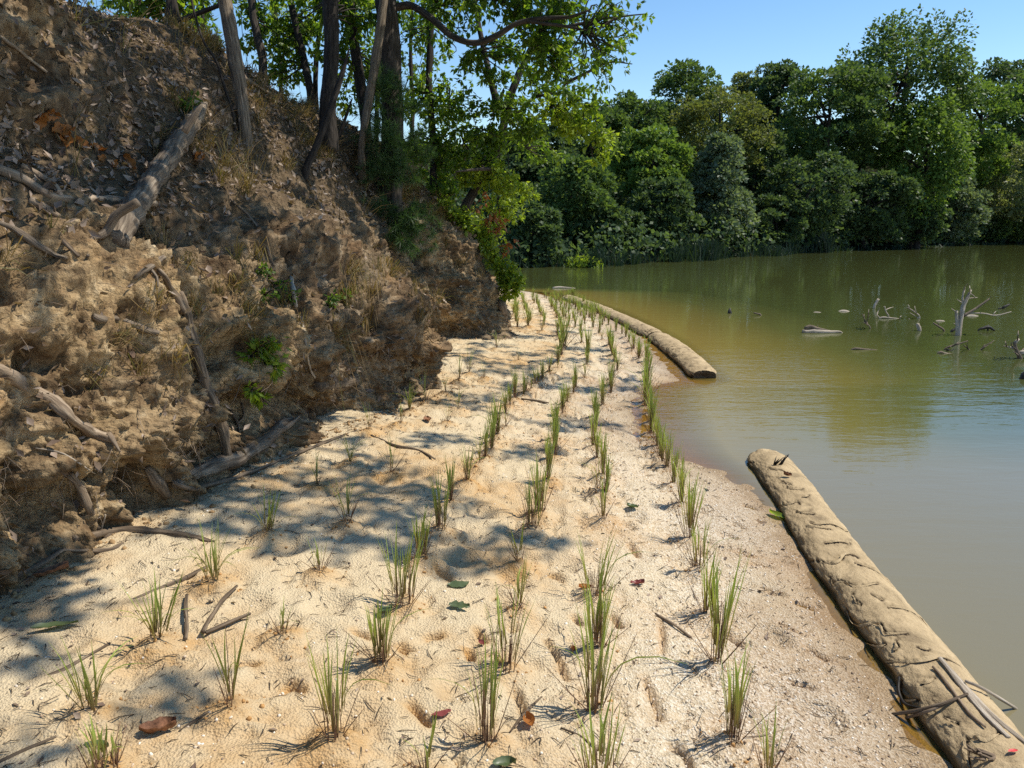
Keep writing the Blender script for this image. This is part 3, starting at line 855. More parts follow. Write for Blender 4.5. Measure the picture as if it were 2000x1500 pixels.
# ------------------------------------------------------------------ coir logs
def pxdist(V, line):
    """distance in px of projected points to a px polyline"""
    u, v, t = project(V)
    q = np.stack([u, v], -1)
    best = np.full(len(V), 1e9)
    for a, c in zip(line[:-1], line[1:]):
        a, c = np.array(a, float), np.array(c, float)
        ab = c - a
        k = np.clip(((q - a) @ ab) / (ab @ ab + 1e-9), 0, 1)
        best = np.minimum(best, np.linalg.norm(q - (a + k[:, None] * ab), axis=1))
    return best

def coir_log(path, r, label, seed, cracks=(), step=0.012, nseg=120, wrinkle=0.0, squash=0.58, flare=0.0):
    path = np.asarray(path, float)
    n = max(40, int(np.linalg.norm(np.diff(path, axis=0), axis=1).sum() / step))
    c = catmull(path, n)
    s = np.concatenate([[0], np.cumsum(np.linalg.norm(np.diff(c, axis=0), axis=1))]); L = s[-1]
    tan = np.gradient(c, axis=0); tan /= np.linalg.norm(tan, axis=1)[:, None]
    side = np.cross(tan, [0, 0, 1.0]); side /= np.linalg.norm(side, axis=1)[:, None]
    up = np.cross(side, tan)
    th = np.linspace(0, 2 * math.pi, nseg, endpoint=False)
    dr = side[:, None] * np.cos(th)[None, :, None] + up[:, None] * np.sin(th)[None, :, None] * squash
    e = np.minimum(s, L - s)
    rr = r * (1 - 0.22 * np.exp(-(s / 0.10) ** 2) * 1.0 - 0.10 * np.exp(-((L - s) / 0.1) ** 2))[:, None] * np.ones(nseg) * (1 + flare * (s / L) ** 1.5)[:, None]
    base = (c[:, None] + dr * rr[..., None]).reshape(-1, 3)
    q = np.stack([np.cos(th)[None] * 1.0 + 0 * s[:, None], np.sin(th)[None] + 0 * s[:, None], s[:, None] * 2.2 + 0 * th[None]], -1).reshape(-1, 3)
    d = 0.022 * fbm(q * 0.9, 3, seed) + 0.008 * fbm(q * np.array([3, 3, 3.5]), 3, seed + 1) + 0.004 * fbm(q * np.array([9, 9, 12]), 2, seed + 2)
    crack = np.zeros(len(base))
    if wrinkle:
        w = fbm(q * np.array([1.3, 1.3, 5.5]), 3, seed + 5)
        ln = np.exp(-(w / 0.045) ** 2) * sstep(-0.15, 0.15, fbm(q * 1.4, 2, seed + 6))
        d -= wrinkle * ln; crack = np.maximum(crack, ln * 0.85)
    facing = ((np.array([0, 0, CAM_Z]) - base) * dr.reshape(-1, 3)).sum(1) > 0
    _, _, t = project(base)
    for ck in cracks:
        jag = fbm(q * np.array([14, 14, 14]), 2, seed + 9)
        dist = (pxdist(base, ck) + 4.0 * jag) * t / FOC
        dist = np.abs(dist)
        ln = np.exp(-(dist / 0.0055) ** 2) * facing * (jag > -0.45)
        lip = np.exp(-((dist - 0.018) / 0.012) ** 2) * facing
        d += -0.011 * ln + 0.003 * lip * (jag > 0)
        crack = np.maximum(crack, np.clip(ln * 1.2, 0, 1))
    V = base + dr.reshape(-1, 3) * d[:, None]
    wetn = fbm(q * np.array([3, 3, 3]), 2, seed + 12)
    wet = sstep(0.055, 0.015, V[:, 2] + 0.02 * wetn)
    uv = np.stack([np.repeat((th * r)[None], n, 0), np.repeat(s[:, None], nseg, 1)], -1).reshape(-1, 2)
    root = empty('coir_log', c[0] * np.array([1, 1, 0]), label, 'coir log', 'coir logs edging the beach')
    o0 = np.array(root.location)
    me = mesh_np('fabric_body', V - o0, grid_faces(n, nseg, True)[:, ::-1], M['coir'], True, {'crack': crack, 'wet': wet}, uv)
    obj('fabric_body', me, root)
    # end faces: matted fibre, sunk a little
    for i, sgn in ((0, -1), (n - 1, 1)):
        ring = V.reshape(n, nseg, 3)[i]
        ce = ring.mean(0)
        rad_ = np.linspace(1, 0.02, 8)
        E = np.concatenate([ce + (ring - ce) * k * 0.995 + tan[i] * sgn * (0.012 * np.sin(k * 3) - 0.03 * (1 - k)) for k in rad_])
        E += 0.012 * fbm(E * 30, 2, seed + 20)[:, None] * tan[i]
        em = mesh_np('end_face', E - o0, grid_faces(8, nseg, True), M['husk'], True)
        obj('end_face', em, root)
    return root, c, s, side, up

b_ = NB('coir_fibre')
_n = b_.noise(b_.coord('Object', (1, 1, 1)), 60, 4, 0.7)
M['husk'] = b_.done(b_.bsdf(b_.ramp(_n, [(0.3, (0.03, 0.02, 0.012)), (0.55, (0.10, 0.07, 0.04)), (0.75, (0.2, 0.15, 0.09))]), 0.95, b_.bump(_n, 1, 0.03)))
CR = [[(1590, 1096), (1612, 1100), (1636, 1097), (1650, 1082), (1664, 1081), (1678, 1089)], [(1669, 1099), (1690, 1105), (1716, 1118), (1750, 1150)], [(1624, 1127), (1627, 1141), (1646, 1136), (1671, 1146), (1713, 1139)],
      [(1666, 1160), (1671, 1172), (1683, 1181)], [(1734, 1185), (1760, 1187), (1786, 1197), (1812, 1225)], [(1653, 1190), (1662, 1212), (1678, 1222), (1705, 1215), (1720, 1220), (1729, 1236), (1772, 1236)],
      [(1730, 1293), (1770, 1292), (1807, 1288), (1839, 1281), (1860, 1290), (1881, 1304)], [(1758, 1321), (1755, 1350), (1765, 1367), (1790, 1367)], [(1891, 1440), (1905, 1440), (1923, 1444), (1951, 1433)],
      [(1520, 991), (1544, 983), (1557, 979), (1562, 984)], [(1580, 1020), (1598, 1023), (1622, 1021), (1643, 1030), (1668, 1045)], [(1536, 953), (1568, 956)], [(1566, 970), (1580, 968)], [(1460, 892), (1464, 904), (1473, 905)],
      [(1575, 1030), (1600, 1029), (1622, 1032)], [(1748, 1250), (1752, 1262), (1745, 1270)], [(1885, 1440), (1886, 1475), (1895, 1500)], [(1800, 1335), (1825, 1325)], [(1526, 940), (1545, 947)], [(1500, 915), (1530, 921)], [(1555, 1000), (1590, 1003)], [(1610, 1060), (1640, 1056), (1660, 1062)], [(1700, 1160), (1725, 1172)], [(1690, 1255), (1715, 1262), (1730, 1258)], [(1790, 1262), (1815, 1268)], [(1840, 1400), (1870, 1412)]]
LOGA, LA_c, LA_s, LA_side, LA_up = coir_log([W(x, y, 0.015) for x, y in [(1495, 892), (1548, 962), (1616, 1062), (1703, 1180), (1776, 1270), (1858, 1378), (1940, 1480), (2035, 1590), (2180, 1760)]], 0.162,
         'cracked tan fabric log in the shallows, nearest the camera, littered with dry stalks', 81, CR, 0.009, 150, 0.0, 0.56, 0.06)
coir_log([W(x, y, 0.02) for x, y in [(1377, 736), (1345, 705), (1312, 678), (1284, 660)]], 0.19, 'tan fabric log whose dark open end faces the camera, past the gap', 91, (), 0.02, 100, 0.016)
coir_log([W(x, y, 0.02) for x, y in [(1281, 657), (1250, 642), (1222, 628), (1188, 613)]], 0.175, 'fabric log in the middle of the far line along the beach', 101, (), 0.025, 80, 0.018)
coir_log([W(x, y, 0.02) for x, y in [(1190, 612), (1165, 602), (1140, 593), (1108, 583)]], 0.165, 'greyish far fabric log at the tip of the beach', 111, (), 0.03, 72, 0.02)

def log_pt(px, py, lift=0.0):
    """point on the near log's skin seen at a pixel"""
    d = D(px, py); o = np.array([0, 0, CAM_Z])
    best = None
    for t in np.linspace(2.0, 7.2, 900):
        p = o + d * t
        k = np.argmin(((LA_c - p) ** 2).sum(1))
        if np.linalg.norm((p - LA_c[k]) * np.array([1, 1, 1 / 0.56])) < 0.162 * (1 + 0.06 * (k / len(LA_c)) ** 1.5) + lift + 0.008:
            return p
        if p[2] < 0.0:
            return p
    return p

# torn edges of the fabric lifting along the cracks
_body = [o for o in LOGA.children if o.name.startswith('fabric_body')][0]
_o0 = np.array(LOGA.location)
for k, ck in enumerate(CR):
    r = np.random.default_rng(640 + k)
    pp = np.array([log_pt(x, y) for x, y in catmull(np.array(ck, float), 4 * len(ck))])
    ki = np.array([np.argmin(((LA_c - p) ** 2).sum(1)) for p in pp])
    nn_ = pp - LA_c[ki]; nn_ /= np.linalg.norm(nn_, axis=1)[:, None]
    tn = np.gradient(LA_c, axis=0)[ki]; tn /= np.linalg.norm(tn, axis=1)[:, None]
    n = len(pp)
    env = np.sin(np.linspace(0.15, math.pi - 0.15, n))[:, None]
    wj = r.uniform(0.006, 0.022, (n, 1)) * env
    li = r.uniform(0.003, 0.013, (n, 1)) * env
    back_ = pp + tn * 0.016 * env + nn_ * 0.0015
    edge = pp - tn * wj * 0.5 + nn_ * li
    midl = (back_ + edge) / 2 + nn_ * 0.003 * env
    V = np.stack([back_, midl, edge], 1).reshape(-1, 3)
    uv_ = np.stack([np.tile([0, .01, .02], n), np.repeat(np.linspace(0, .2, n), 3)], -1)
    obj('torn_flap', mesh_np('torn_flap', V - _o0, grid_faces(n, 3), M['coir'], True, uv=uv_), _body)

# ------------------------------------------------------------------ grass plugs
def ribbon(pts, widths, nrm_hint):
    """thin folded ribbon: V (2n,3), quads"""
    pts = np.asarray(pts, float)
    tan = np.gradient(pts, axis=0); tan /= np.linalg.norm(tan, axis=1)[:, None] + 1e-9
    side = np.cross(tan, nrm_hint); side /= np.linalg.norm(side, axis=1)[:, None] + 1e-9
    nn = np.cross(side, tan)
    w = np.asarray(widths)[:, None]
    V = np.stack([pts - side * w, pts + nn * w * 0.55, pts + side * w], 1).reshape(-1, 3)
    n = len(pts)
    F = grid_faces(n, 3)
    uv = np.stack([np.tile([0, .5, 1], n), np.repeat(np.linspace(0, 1, n), 3)], -1)
    return V, F, uv

def blade_curve(L, lean, droop, r):
    n = 7
    u = np.linspace(0, 1, n)
    x = L * (lean * u + droop * u ** 2.4)
    z = L * (u * math.sqrt(max(0.05, 1 - lean * lean)) - abs(droop) * 0.55 * u ** 3)
    y = L * 0.03 * np.sin(u * 3 + r)
    return np.stack([x, y, z], -1), 0.0062 * (1 - 0.15 * u) * np.minimum(1, (1 - u) * 2.2 + 0.06)

BLADES = []
for i in range(14):
    r = np.random.default_rng(200 + i)
    pts, w = blade_curve(1.0, r.uniform(0.0, 0.10), r.uniform(0.0, 0.10) if i < 11 else r.uniform(0.45, 0.7), i)
    w = w * 2.3 * r.uniform(0.75, 1.35)
    V, F, uv = ribbon(pts, w, np.array([1.0, 0.15, 0.1]))
    BLADES.append((V, F, uv))
BLADE_ME = [mesh_np('blade', V, F, M['blade'], True, uv=uv) for V, F, uv in BLADES]
STEM_ME = []
STEMG = []
for i in range(5):
    r = np.random.default_rng(300 + i)
    pts = np.array([[0, 0, -0.08], [r.uniform(-.02, .02), 0, 0.35], [r.uniform(-.06, .06), r.uniform(-.03, .03), 1.0]])
    V, F, T, uv = tube_geo(pts, [0.013, 0.011, 0.006], 5, 0.2)
    STEMG.append((V, F, T, uv))
    STEM_ME.append(mesh_np('stem', V, [F, T], M['stem'], True, uv=uv))

LOOK = {  # stems, blades, base radius, tilt, stem share, droop share
 'tall': (13, 23, 0.028, 0.085, 0.44, 0.04), 'dense': (12, 20, 0.028, 0.10, 0.42, 0.05), 'wide': (12, 20, 0.045, 0.20, 0.42, 0.08),
 'sparse': (4, 7, 0.018, 0.22, 0.30, 0.15), 'bushy': (4, 22, 0.028, 0.36, 0.24, 0.30)}

def plug_spec(look, r):
    ns, nb, br, tilt, sh, dsh = LOOK[look]
    ns = max(2, int(ns * r.uniform(0.7, 1.25))); nb = max(4, int(nb * r.uniform(0.75, 1.25)))
    parts = []
    for i in range(ns):
        a = r.uniform(0, 6.283); rr = br * math.sqrt(r.uniform(0, 1))
        parts.append(('stem', r.integers(5), (rr * math.cos(a), rr * math.sin(a), -0.01), r.uniform(0, tilt * 0.6), a + r.uniform(-.6, .6), sh * r.uniform(0.7, 1.25)))
    for i in range(nb):
        a = r.uniform(0, 6.283); rr = br * math.sqrt(r.uniform(0, 1))
        k = r.integers(11, 14) if r.uniform() < dsh else r.integers(0, 11)
        z0 = sh * r.uniform(0.0, 0.75)
        L = (1.0 - z0) * r.uniform(0.62, 1.04) if i else 1.0 - z0
        parts.append(('blade', k, (rr * math.cos(a) * 1.2, rr * math.sin(a) * 1.2, z0), r.uniform(0.0, tilt), a + r.uniform(-.5, .5), L))
    if look in ('tall', 'dense', 'wide', 'sparse'):
        for i in range(int(r.integers(4, 9))):          # dead straws leaning out
            a = r.uniform(0, 6.283)
            parts.append(('stem', r.integers(5), (br * math.cos(a), br * math.sin(a), -0.005), r.uniform(0.15, 0.75), a, r.uniform(0.35, 0.8) * 0.9))
    return parts

ORD = ['first', 'second', 'third', 'fourth', 'fifth', 'sixth', 'seventh', 'eighth', 'ninth', 'tenth', 'eleventh', 'twelfth', 'thirteenth', 'fourteenth', 'fifteenth', 'sixteenth', 'seventeenth', 'eighteenth', 'nineteenth', 'twentieth'] + ['twenty-' + w for w in ('first', 'second', 'third', 'fourth', 'fifth', 'sixth', 'seventh', 'eighth', 'ninth')] + ['thirtieth'] + ['thirty-' + w for w in ('first', 'second', 'third', 'fourth', 'fifth', 'sixth', 'seventh', 'eighth', 'ninth')]
LOOKW = {'tall': 'tall upright', 'dense': 'dense upright', 'wide': 'fanned out', 'sparse': 'thin sparse', 'bushy': 'bushy drooping'}
from mathutils import Matrix
VARIANT = {}
for look in LOOK:
    for v in range(4):
        r = np.random.default_rng(hash(look) % 1 + 400 + v * 13 + len(look) * 7 + ord(look[0]))
        gs, gb = [], []
        for kind, k, p, tilt, az, L in plug_spec(look, r):
            m = Matrix.Rotation(az, 3, 'Z') @ Matrix.Rotation(tilt, 3, 'Y')
            R = np.array(m)
            if kind == 'stem':
                V, F, T, uv = STEMG[k]
                sc = np.array([0.36, 0.36, L])
                gs.append(((V * sc) @ R.T + np.array(p), F, T, uv))
            else:
                V, F, uv = BLADES[k]
                sc = np.array([L, 0.55, L])
                gb.append(((V * sc) @ R.T + np.array(p), F, uv))
        o = 0; vs, qs, ts, us = [], [], [], []
        for V, F, T, uv in gs:
            vs.append(V); qs.append(F + o); ts.append(T + o); us.append(uv); o += len(V)
        sm = mesh_np('stems', np.concatenate(vs), [np.concatenate(qs), np.concatenate(ts)], M['stem'], True, uv=np.concatenate(us))
        o = 0; vs, qs, us = [], [], []
        for V, F, uv in gb:
            vs.append(V); qs.append(F + o); us.append(uv); o += len(V)
        bm_ = mesh_np('leaves', np.concatenate(vs), np.concatenate(qs), M['blade'], True, uv=np.concatenate(us))
        VARIANT[(look, v)] = (sm, bm_)

gx = np.array([q[0][0] for q in PLUGS]); gy = np.array([q[0][1] for q in PLUGS])
gz = sand_full(gx, gy)[0]
for i, (q, hpx, look, row, k) in enumerate(PLUGS):
    r = np.random.default_rng(1000 + i)
    _, py, t = project(np.array([q[0], q[1], gz[i]]))
    H = hpx * t / FOC / (0.90 if t < 9 else 1.0)
    if row is None:
        lab = 'slender green grass clump in the dense far planting at the end of the beach'
        grp = 'grass clumps at the far end of the beach'
    else:
        lab = f'{LOOKW[look]} green grass clump, {ORD[k]} from the camera in the {row}'
        grp = 'grass clumps planted in rows on the sand'
    root = empty('grass_clump', (q[0], q[1], gz[i] - 0.005), lab, 'grass clump', grp)
    near = row is not None and py > 985
    if near:
        for kind, kk, p, tilt, az, L in plug_spec(look, r):
            o = obj(kind, STEM_ME[kk] if kind == 'stem' else BLADE_ME[kk], root)
            o.rotation_euler = (Matrix.Rotation(az, 3, 'Z') @ Matrix.Rotation(tilt, 3, 'Y')).to_euler()
            o.location = (p[0], p[1], p[2] * H)
            wsc = min(1.0, 0.34 / max(H, .15))
            o.scale = (0.15, 0.15, L * H) if kind == 'stem' else (L * H, 0.235 * r.uniform(0.6, 1.25), L * H)
    else:
        sm, bm_ = VARIANT[(look, int(r.integers(4)))]
        for nm, me in (('stems', sm), ('leaves', bm_)):
            o = obj(nm, me, root)
            w_ = H * (1.0 if t < 9 else 1.25)
            o.scale = (w_, w_, H)
            o.rotation_euler = (0, 0, r.uniform(0, 6.28))

# ------------------------------------------------------------------ sticks, roots and driftwood
def stick(name, label, cat, pix, rpx, mat, lift=0.6, group=None, ridges=0.0, rough=0.25, nseg=8, mode='surf', twigs=(), seed=0, step=0.03, zoff=0.0):
    """pix: photograph polyline laid on the bank or beach; rpx: radii in px there"""
    pts, rr = [], []
    for i, (x, y) in enumerate(pix):
        p, n, t = hit(x, y)
        if p is None:
            t = rr_t if i else 6.0; p = P(x, y, t); print("MISS", label, x, y); n = np.array([0, 0, 1.0])
        rr_t = t
        r = 0.88 * rpx[min(i, len(rpx) - 1)] * t / FOC
        pts.append(p + n * r * lift + np.array([0, 0, zoff])); rr.append(r)
    if mode == 'line':       # leaning: depth runs evenly between the ends, in front of the earth
        ta, tb = project(pts[0])[2], project(pts[-1])[2]
        k = np.linspace(0, 1, len(pix))
        pts = [P(pix[i][0], pix[i][1], ta + (tb - ta) * k[i] - 0.02) for i in range(len(pix))]
        rr = [rpx[min(i, len(rpx) - 1)] * (ta + (tb - ta) * k[i]) / FOC for i in range(len(pix))]
        for i in range(len(pix)):
            tt = project(pts[i])[2]; th_ = hit(*pix[i])[2]
            if th_ and tt > th_ - rr[i] * 0.7:
                pts[i] = P(pix[i][0], pix[i][1], th_ - rr[i] * 0.7)
    q_ = catmull(np.column_stack([np.array(pts), np.array(rr)]), 6 * len(pts))
    rr = q_[:, 3]; jp = q_[:, :3] * 9 + seed * 3.1
    pts = q_[:, :3] + np.stack([vnoise(jp, 5), vnoise(jp, 6), 0.5 * vnoise(jp, 7)], -1) * (0.6 * np.minimum(rr, 0.022))[:, None] * sstep(0, .15, np.minimum(np.linspace(0, 1, len(rr)), np.linspace(1, 0, len(rr))))[:, None]
    rr = rr * (1 + np.where(rr > 0.03, 0.09, 0.25) * vnoise(q_[:, :3] * 14, seed + 3))
    org = pts[np.argmin(pts[:, 2])]
    tl = [dict(pts=pts, radii=rr, nseg=nseg, step=step, rough=rough, rscale=26, ridges=max(ridges, 0.11), seed=seed)]
    if not twigs:
        me = tubes_mesh(name, tl, mat, True, org)
        return obj(name, me, None, label, cat, group, None, tuple(org))
    root = empty(name, org, label, cat, group)
    obj('stem', tubes_mesh('stem', tl, mat, True, org), root)
    for j, (tp, tr) in enumerate(twigs):
        tq, t2 = [], []
        for i, (x, y) in enumerate(tp):
            if mode == 'line':
                t = project(pts[0])[2] - 0.05
                th_ = hit(x, y)[2]
                t = min(t, th_ - 0.02) if th_ else t
                p = P(x, y, t)
            else:
                p, n, t = hit(x, y)
                p = p + n * tr[0] * t / FOC * (0.6 + i * 0.8)
            tq.append(p); t2.append(tr[min(i, len(tr) - 1)] * t / FOC)
        obj('twig', tubes_mesh('twig', [dict(pts=tq, radii=t2, nseg=6, step=step, rough=0.2, rscale=20, seed=seed + j)], mat, True, org), root)
    return root

ST = stick
ST('dead_snag', 'thick weathered grey snag leaning up out of the bank with a forked broken top', 'snag', [(228, 470), (262, 405), (310, 335), (352, 270), (385, 225), (404, 200)], [20, 20, 17.5, 15.5, 12, 2.5], M['deadwood'], mode='line', ridges=0.2, nseg=26, step=0.02,
   twigs=[([(270, 395), (228, 420), (205, 455), (178, 468), (172, 500)], [9, 9, 8, 5, 3]), ([(360, 258), (385, 218), (396, 203)], [8, 6, 2])], seed=3)
ST('leaning_pole', 'long grey driftwood pole leaning against the lower bank face', 'pole', [(446, 892), (430, 830), (405, 755), (385, 690), (366, 620), (352, 570)], [9, 10, 10, 9.5, 9, 5], M['driftwood'], mode='line', ridges=0.10, nseg=14, step=0.02, seed=5)
ST('leaning_pole', 'thin dark pole continuing above the long grey pole on the bank', 'pole', [(356, 610), (335, 570), (312, 530), (298, 505)], [8, 7, 6, 3], M['driftwood'], 0.8, seed=6)
ST('driftwood_log', 'grey driftwood log lying on the sand against the bank foot', 'driftwood', [(345, 940), (395, 922), (440, 904), (490, 885), (528, 858), (552, 832), (582, 820)], [9, 16, 17, 16, 13, 11, 5], M['deadwood'], 0.75, ridges=0.16, nseg=22, step=0.02, seed=7,
   twigs=[([(535, 850), (560, 840), (580, 826)], [7, 6, 2])])
ST('driftwood_branch', 'long thin bent branch on the sand below the grey driftwood log', 'branch', [(336, 938), (370, 950), (420, 948), (480, 930), (540, 905), (600, 880), (650, 860), (700, 842)], [5, 6, 5.5, 4.5, 4, 3.5, 3, 2], M['driftwood'], 0.9, seed=8)
ST('driftwood_branch', 'brown bark stripped branch lying across the pale sand near the bank', 'branch', [(140, 1050), (185, 1044), (225, 1036), (290, 1044), (350, 1052), (418, 1062)], [7, 8, 9, 9, 8, 5], M['driftwood'], 0.8, ridges=0.12, nseg=14, seed=9, step=0.02,
   twigs=[([(200, 1052), (222, 1038), (236, 1028)], [5, 5, 4])])
ST('driftwood_branch', 'crooked pale branch on the sand ending at the earth foot', 'branch', [(0, 1142), (40, 1124), (85, 1103), (118, 1076), (150, 1078), (190, 1080), (220, 1076), (240, 1064)], [3, 5, 6, 6, 5, 5, 6, 4], M['driftwood'], 0.8, seed=10, step=0.02)
ST('stick', 'thin dark stick lying on sand toward the leaning stalks', 'stick', [(0, 1490), (60, 1462), (110, 1440)], [4, 4, 3], M['driftwood'], 0.8, seed=11)
ST('stick', 'forked brown stick on bright sand beside the bushy clumps', 'stick', [(397, 1238), (420, 1195), (445, 1165), (463, 1146)], [4.5, 5, 4.5, 2.5], M['driftwood'], 1.0, seed=12, twigs=[([(402, 1238), (445, 1222), (490, 1206)], [4, 4, 3])])
ST('stick', 'short upright stick pushed into the sand beside a forked stick', 'stick', [(362, 1248), (363, 1200), (365, 1162)], [4, 4, 3], M['driftwood'], mode='line', seed=13)
ST('stick', 'dark buried stick running through the sand between bushy clumps', 'stick', [(260, 1172), (310, 1152), (350, 1135), (405, 1108)], [2.5, 4.5, 5, 3], M['driftwood'], 0.5, seed=14)
ST('stick', 'dark stick on sand close to the most bank-side clump', 'stick', [(70, 1330), (130, 1308), (215, 1258)], [3, 5, 3.5], M['driftwood'], 0.7, seed=15)
ST('stick', 'small curved dark twig on sand beside a sparse clump', 'twig', [(350, 1430), (385, 1408), (412, 1390)], [2, 3, 2], M['driftwood'], 0.9, seed=16)
ST('stick', 'straight pale twig lying on gritty sand between two water rows', 'twig', [(1280, 1200), (1312, 1220), (1350, 1248)], [2.5, 3.5, 3], M['root'], 0.9, seed=17)
ST('stick', 'pale straw twig beside the base of a tall waterline clump', 'twig', [(1452, 1445), (1490, 1438), (1540, 1425)], [2.5, 2.5, 2], M['root'], 1.0, seed=18)
ST('stick', 'straight brown twig pointing at a fallen orange leaf', 'twig', [(997, 1430), (1025, 1395), (1058, 1362)], [2.5, 3, 2], M['driftwood'], 0.9, seed=19)
ST('stick', 'curved dark twig lying on shaded sand by the bank', 'twig', [(725, 852), (770, 872), (815, 880), (850, 898)], [2.5, 3, 2.5, 2], M['driftwood'], 0.9, seed=20)
ST('stick', 'thin dark twig in tree shade between grass rows', 'twig', [(1018, 780), (1045, 784), (1072, 788)], [2, 2.2, 1.5], M['driftwood'], 0.9, seed=21)
ST('stick', 'small dark forked twig on sand near the gravelly edge', 'twig', [(1095, 1423), (1130, 1436), (1162, 1460)], [2, 2.5, 2], M['driftwood'], 0.9, seed=22)
ST('exposed_root', 'thick pale broken root jutting down from the bank face', 'root', [(-20, 715), (30, 738), (85, 778), (130, 812), (175, 845), (222, 858)], [16, 15, 13, 11, 11, 9], M['root'], 0.55, ridges=0.08, nseg=16, seed=31, step=0.02, twigs=[([(215, 850), (224, 868), (226, 878)], [6, 5, 2])])
ST('exposed_root', 'grey curved root lying across the sunlit bank face', 'root', [(180, 616), (198, 622), (225, 622), (258, 633), (290, 645), (310, 652)], [6, 8, 7, 7, 6.5, 5], M['deadwood'], 0.9, nseg=10, seed=32, step=0.02)
ST('exposed_root', 'root stub hooking down onto sand under the bank overhang', 'root', [(288, 908), (300, 930), (318, 948), (328, 968)], [9, 11, 12, 10], M['driftwood'], 0.8, nseg=12, seed=33, step=0.02)
ST('exposed_root', 'brown root standing at the bank foot like a leaning stake', 'root', [(135, 926), (158, 958), (175, 995), (190, 1032)], [6, 8, 8, 6], M['driftwood'], mode='line', nseg=10, seed=34, step=0.02)
ST('exposed_root', 'long pale root on the upper slope under rust leaves', 'root', [(-10, 330), (40, 352), (85, 378), (118, 392), (180, 392), (240, 396), (300, 398)], [11, 11, 10, 9, 9, 8, 7], M['root'], 0.6, nseg=12, seed=35)
ST('exposed_root', 'thin pale root parallel above the long pale root', 'root', [(40, 325), (75, 345), (112, 372), (122, 395)], [5, 6, 7, 5], M['root'], 0.8, seed=36)
ST('exposed_root', 'short sunlit root piece below the long pale root', 'root', [(58, 392), (90, 412), (115, 425)], [8, 9, 6], M['root'], 0.6, seed=37)
ST('exposed_root', 'grey winding root in the shade at the bank edge', 'root', [(-10, 432), (35, 450), (70, 480), (105, 496), (130, 505)], [5, 7, 8, 7, 4], M['deadwood'], 0.7, seed=38)
ST('exposed_root', 'dark thin root sloping below the grey winding root', 'root', [(105, 448), (130, 475), (155, 502)], [5, 6, 4], M['driftwood'], 0.8, seed=39)
ST('stick', 'forked grey branch caught on the bank above the long pole', 'branch', [(262, 545), (290, 522), (318, 504), (350, 500)], [4, 6, 6, 2], M['deadwood'], 0.9, seed=40, twigs=[([(290, 522), (302, 545), (308, 560)], [4, 3, 2])])
ST('stick', 'thin bare stick lying along the upper scarp', 'stick', [(-5, 68), (30, 92), (62, 122), (92, 142)], [4, 4, 4, 3], M['root'], 0.9, seed=41)
ST('stick', 'short pale upright stub on the shrubby bank slope', 'stub', [(578, 600), (572, 570), (568, 542)], [4, 5, 3.5], M['palewood'], mode='line', seed=42)
ST('stick', 'slender stick lying on leaf litter beside the thick snag', 'stick', [(395, 330), (425, 362), (455, 395), (500, 440), (535, 520)], [3, 3.5, 3, 3, 2], M['driftwood'], 0.9, seed=43)
ST('half_buried_log', 'grey half buried log end at the foot of the bank nose', 'log', [(625, 752), (660, 748), (692, 742)], [14, 16, 15], M['driftwood'], 0.2, ridges=0.12, nseg=16, seed=44, step=0.02)
ST('stick', 'fallen branch crossing the wooded slope below the tree trunks', 'branch', [(470, 150), (520, 182), (570, 210), (618, 240)], [3, 4, 4, 3], M['root'], 1.0, seed=45)
ST('stick', 'thin hanging root strand at the dark bank hollow', 'root', [(450, 800), (462, 830), (468, 850)], [3, 3.5, 2], M['driftwood'], 1.0, seed=46, twigs=[([(462, 830), (474, 815), (468, 790)], [2.5, 2.5, 2])])
ST('stick', 'short pale twig upright in sand beside the stake root', 'twig', [(196, 1042), (202, 1020), (206, 1005)], [2, 2, 1.5], M['palewood'], mode='line', seed=47)
ST('stick', 'thin curved straw across the lit earth face', 'straw', [(70, 875), (120, 886), (170, 915), (212, 942)], [1.6, 1.8, 1.8, 1.4], M['palewood'], 1.2, seed=48)
ST('stick', 'long dry root fibre hanging down the bank nose', 'root', [(590, 620), (596, 670), (605, 715), (615, 738)], [2.5, 2.5, 2.2, 2], M['palewood'], 1.2, seed=49)
ST('bark_slab', 'flat reddish plank of bark propped at the far bank end', 'bark', [(986, 628), (983, 608), (979, 584), (976, 570)], [5, 7, 5, 1.5], M['root'], mode='line', nseg=6, seed=50)

# stalks and scraps stranded on the near coir log
def log_stalk(label, pix, rpx, mat, cat='stalk', name='dry_stalk', lift=0.012, flat=1.0, seed=0, group='dry stalks stranded on the near fabric log'):
    pts = [log_pt(x, y, lift) for x, y in pix]
    rr = [rpx[min(i, len(rpx) - 1)] * project(p)[2] / FOC for i, p in enumerate(pts)]
    org = pts[0]
    me = tubes_mesh(name, [dict(pts=pts, radii=rr, nseg=8, step=0.015, rough=0.25, rscale=25, flat=flat, seed=seed)], mat, True, org)
    obj(name, me, None, label, cat, group, None, tuple(org))
log_stalk('broad split pale stalk along the top of the near fabric log', [(1836, 1285), (1880, 1340), (1925, 1395), (1970, 1440)], [5, 8, 8, 5], M['straw'] if 'straw' in M else M['palewood'], flat=0.5, seed=1)
log_stalk('second pale stalk lying just outside the broad split stalk', [(1860, 1310), (1905, 1362), (1955, 1412), (2010, 1455)], [3, 5, 6, 4], M['palewood'], flat=0.6, seed=2)
log_stalk('thin stalk with dark shadow on the land side of the stalk pile', [(1822, 1302), (1850, 1335), (1890, 1390), (1925, 1420)], [2, 3.5, 3.5, 2], M['root'], seed=3)
log_stalk('straight whitish reed sticking out over the water', [(1885, 1330), (1920, 1345), (1985, 1384)], [3, 3.5, 3], M['palewood'], lift=0.035, seed=4)
log_stalk('dark brown stalk lying crosswise over the near log into the channel', [(1742, 1395), (1790, 1388), (1840, 1375), (1890, 1355)], [3, 4, 4, 2.5], M['driftwood'], lift=0.025, seed=5)
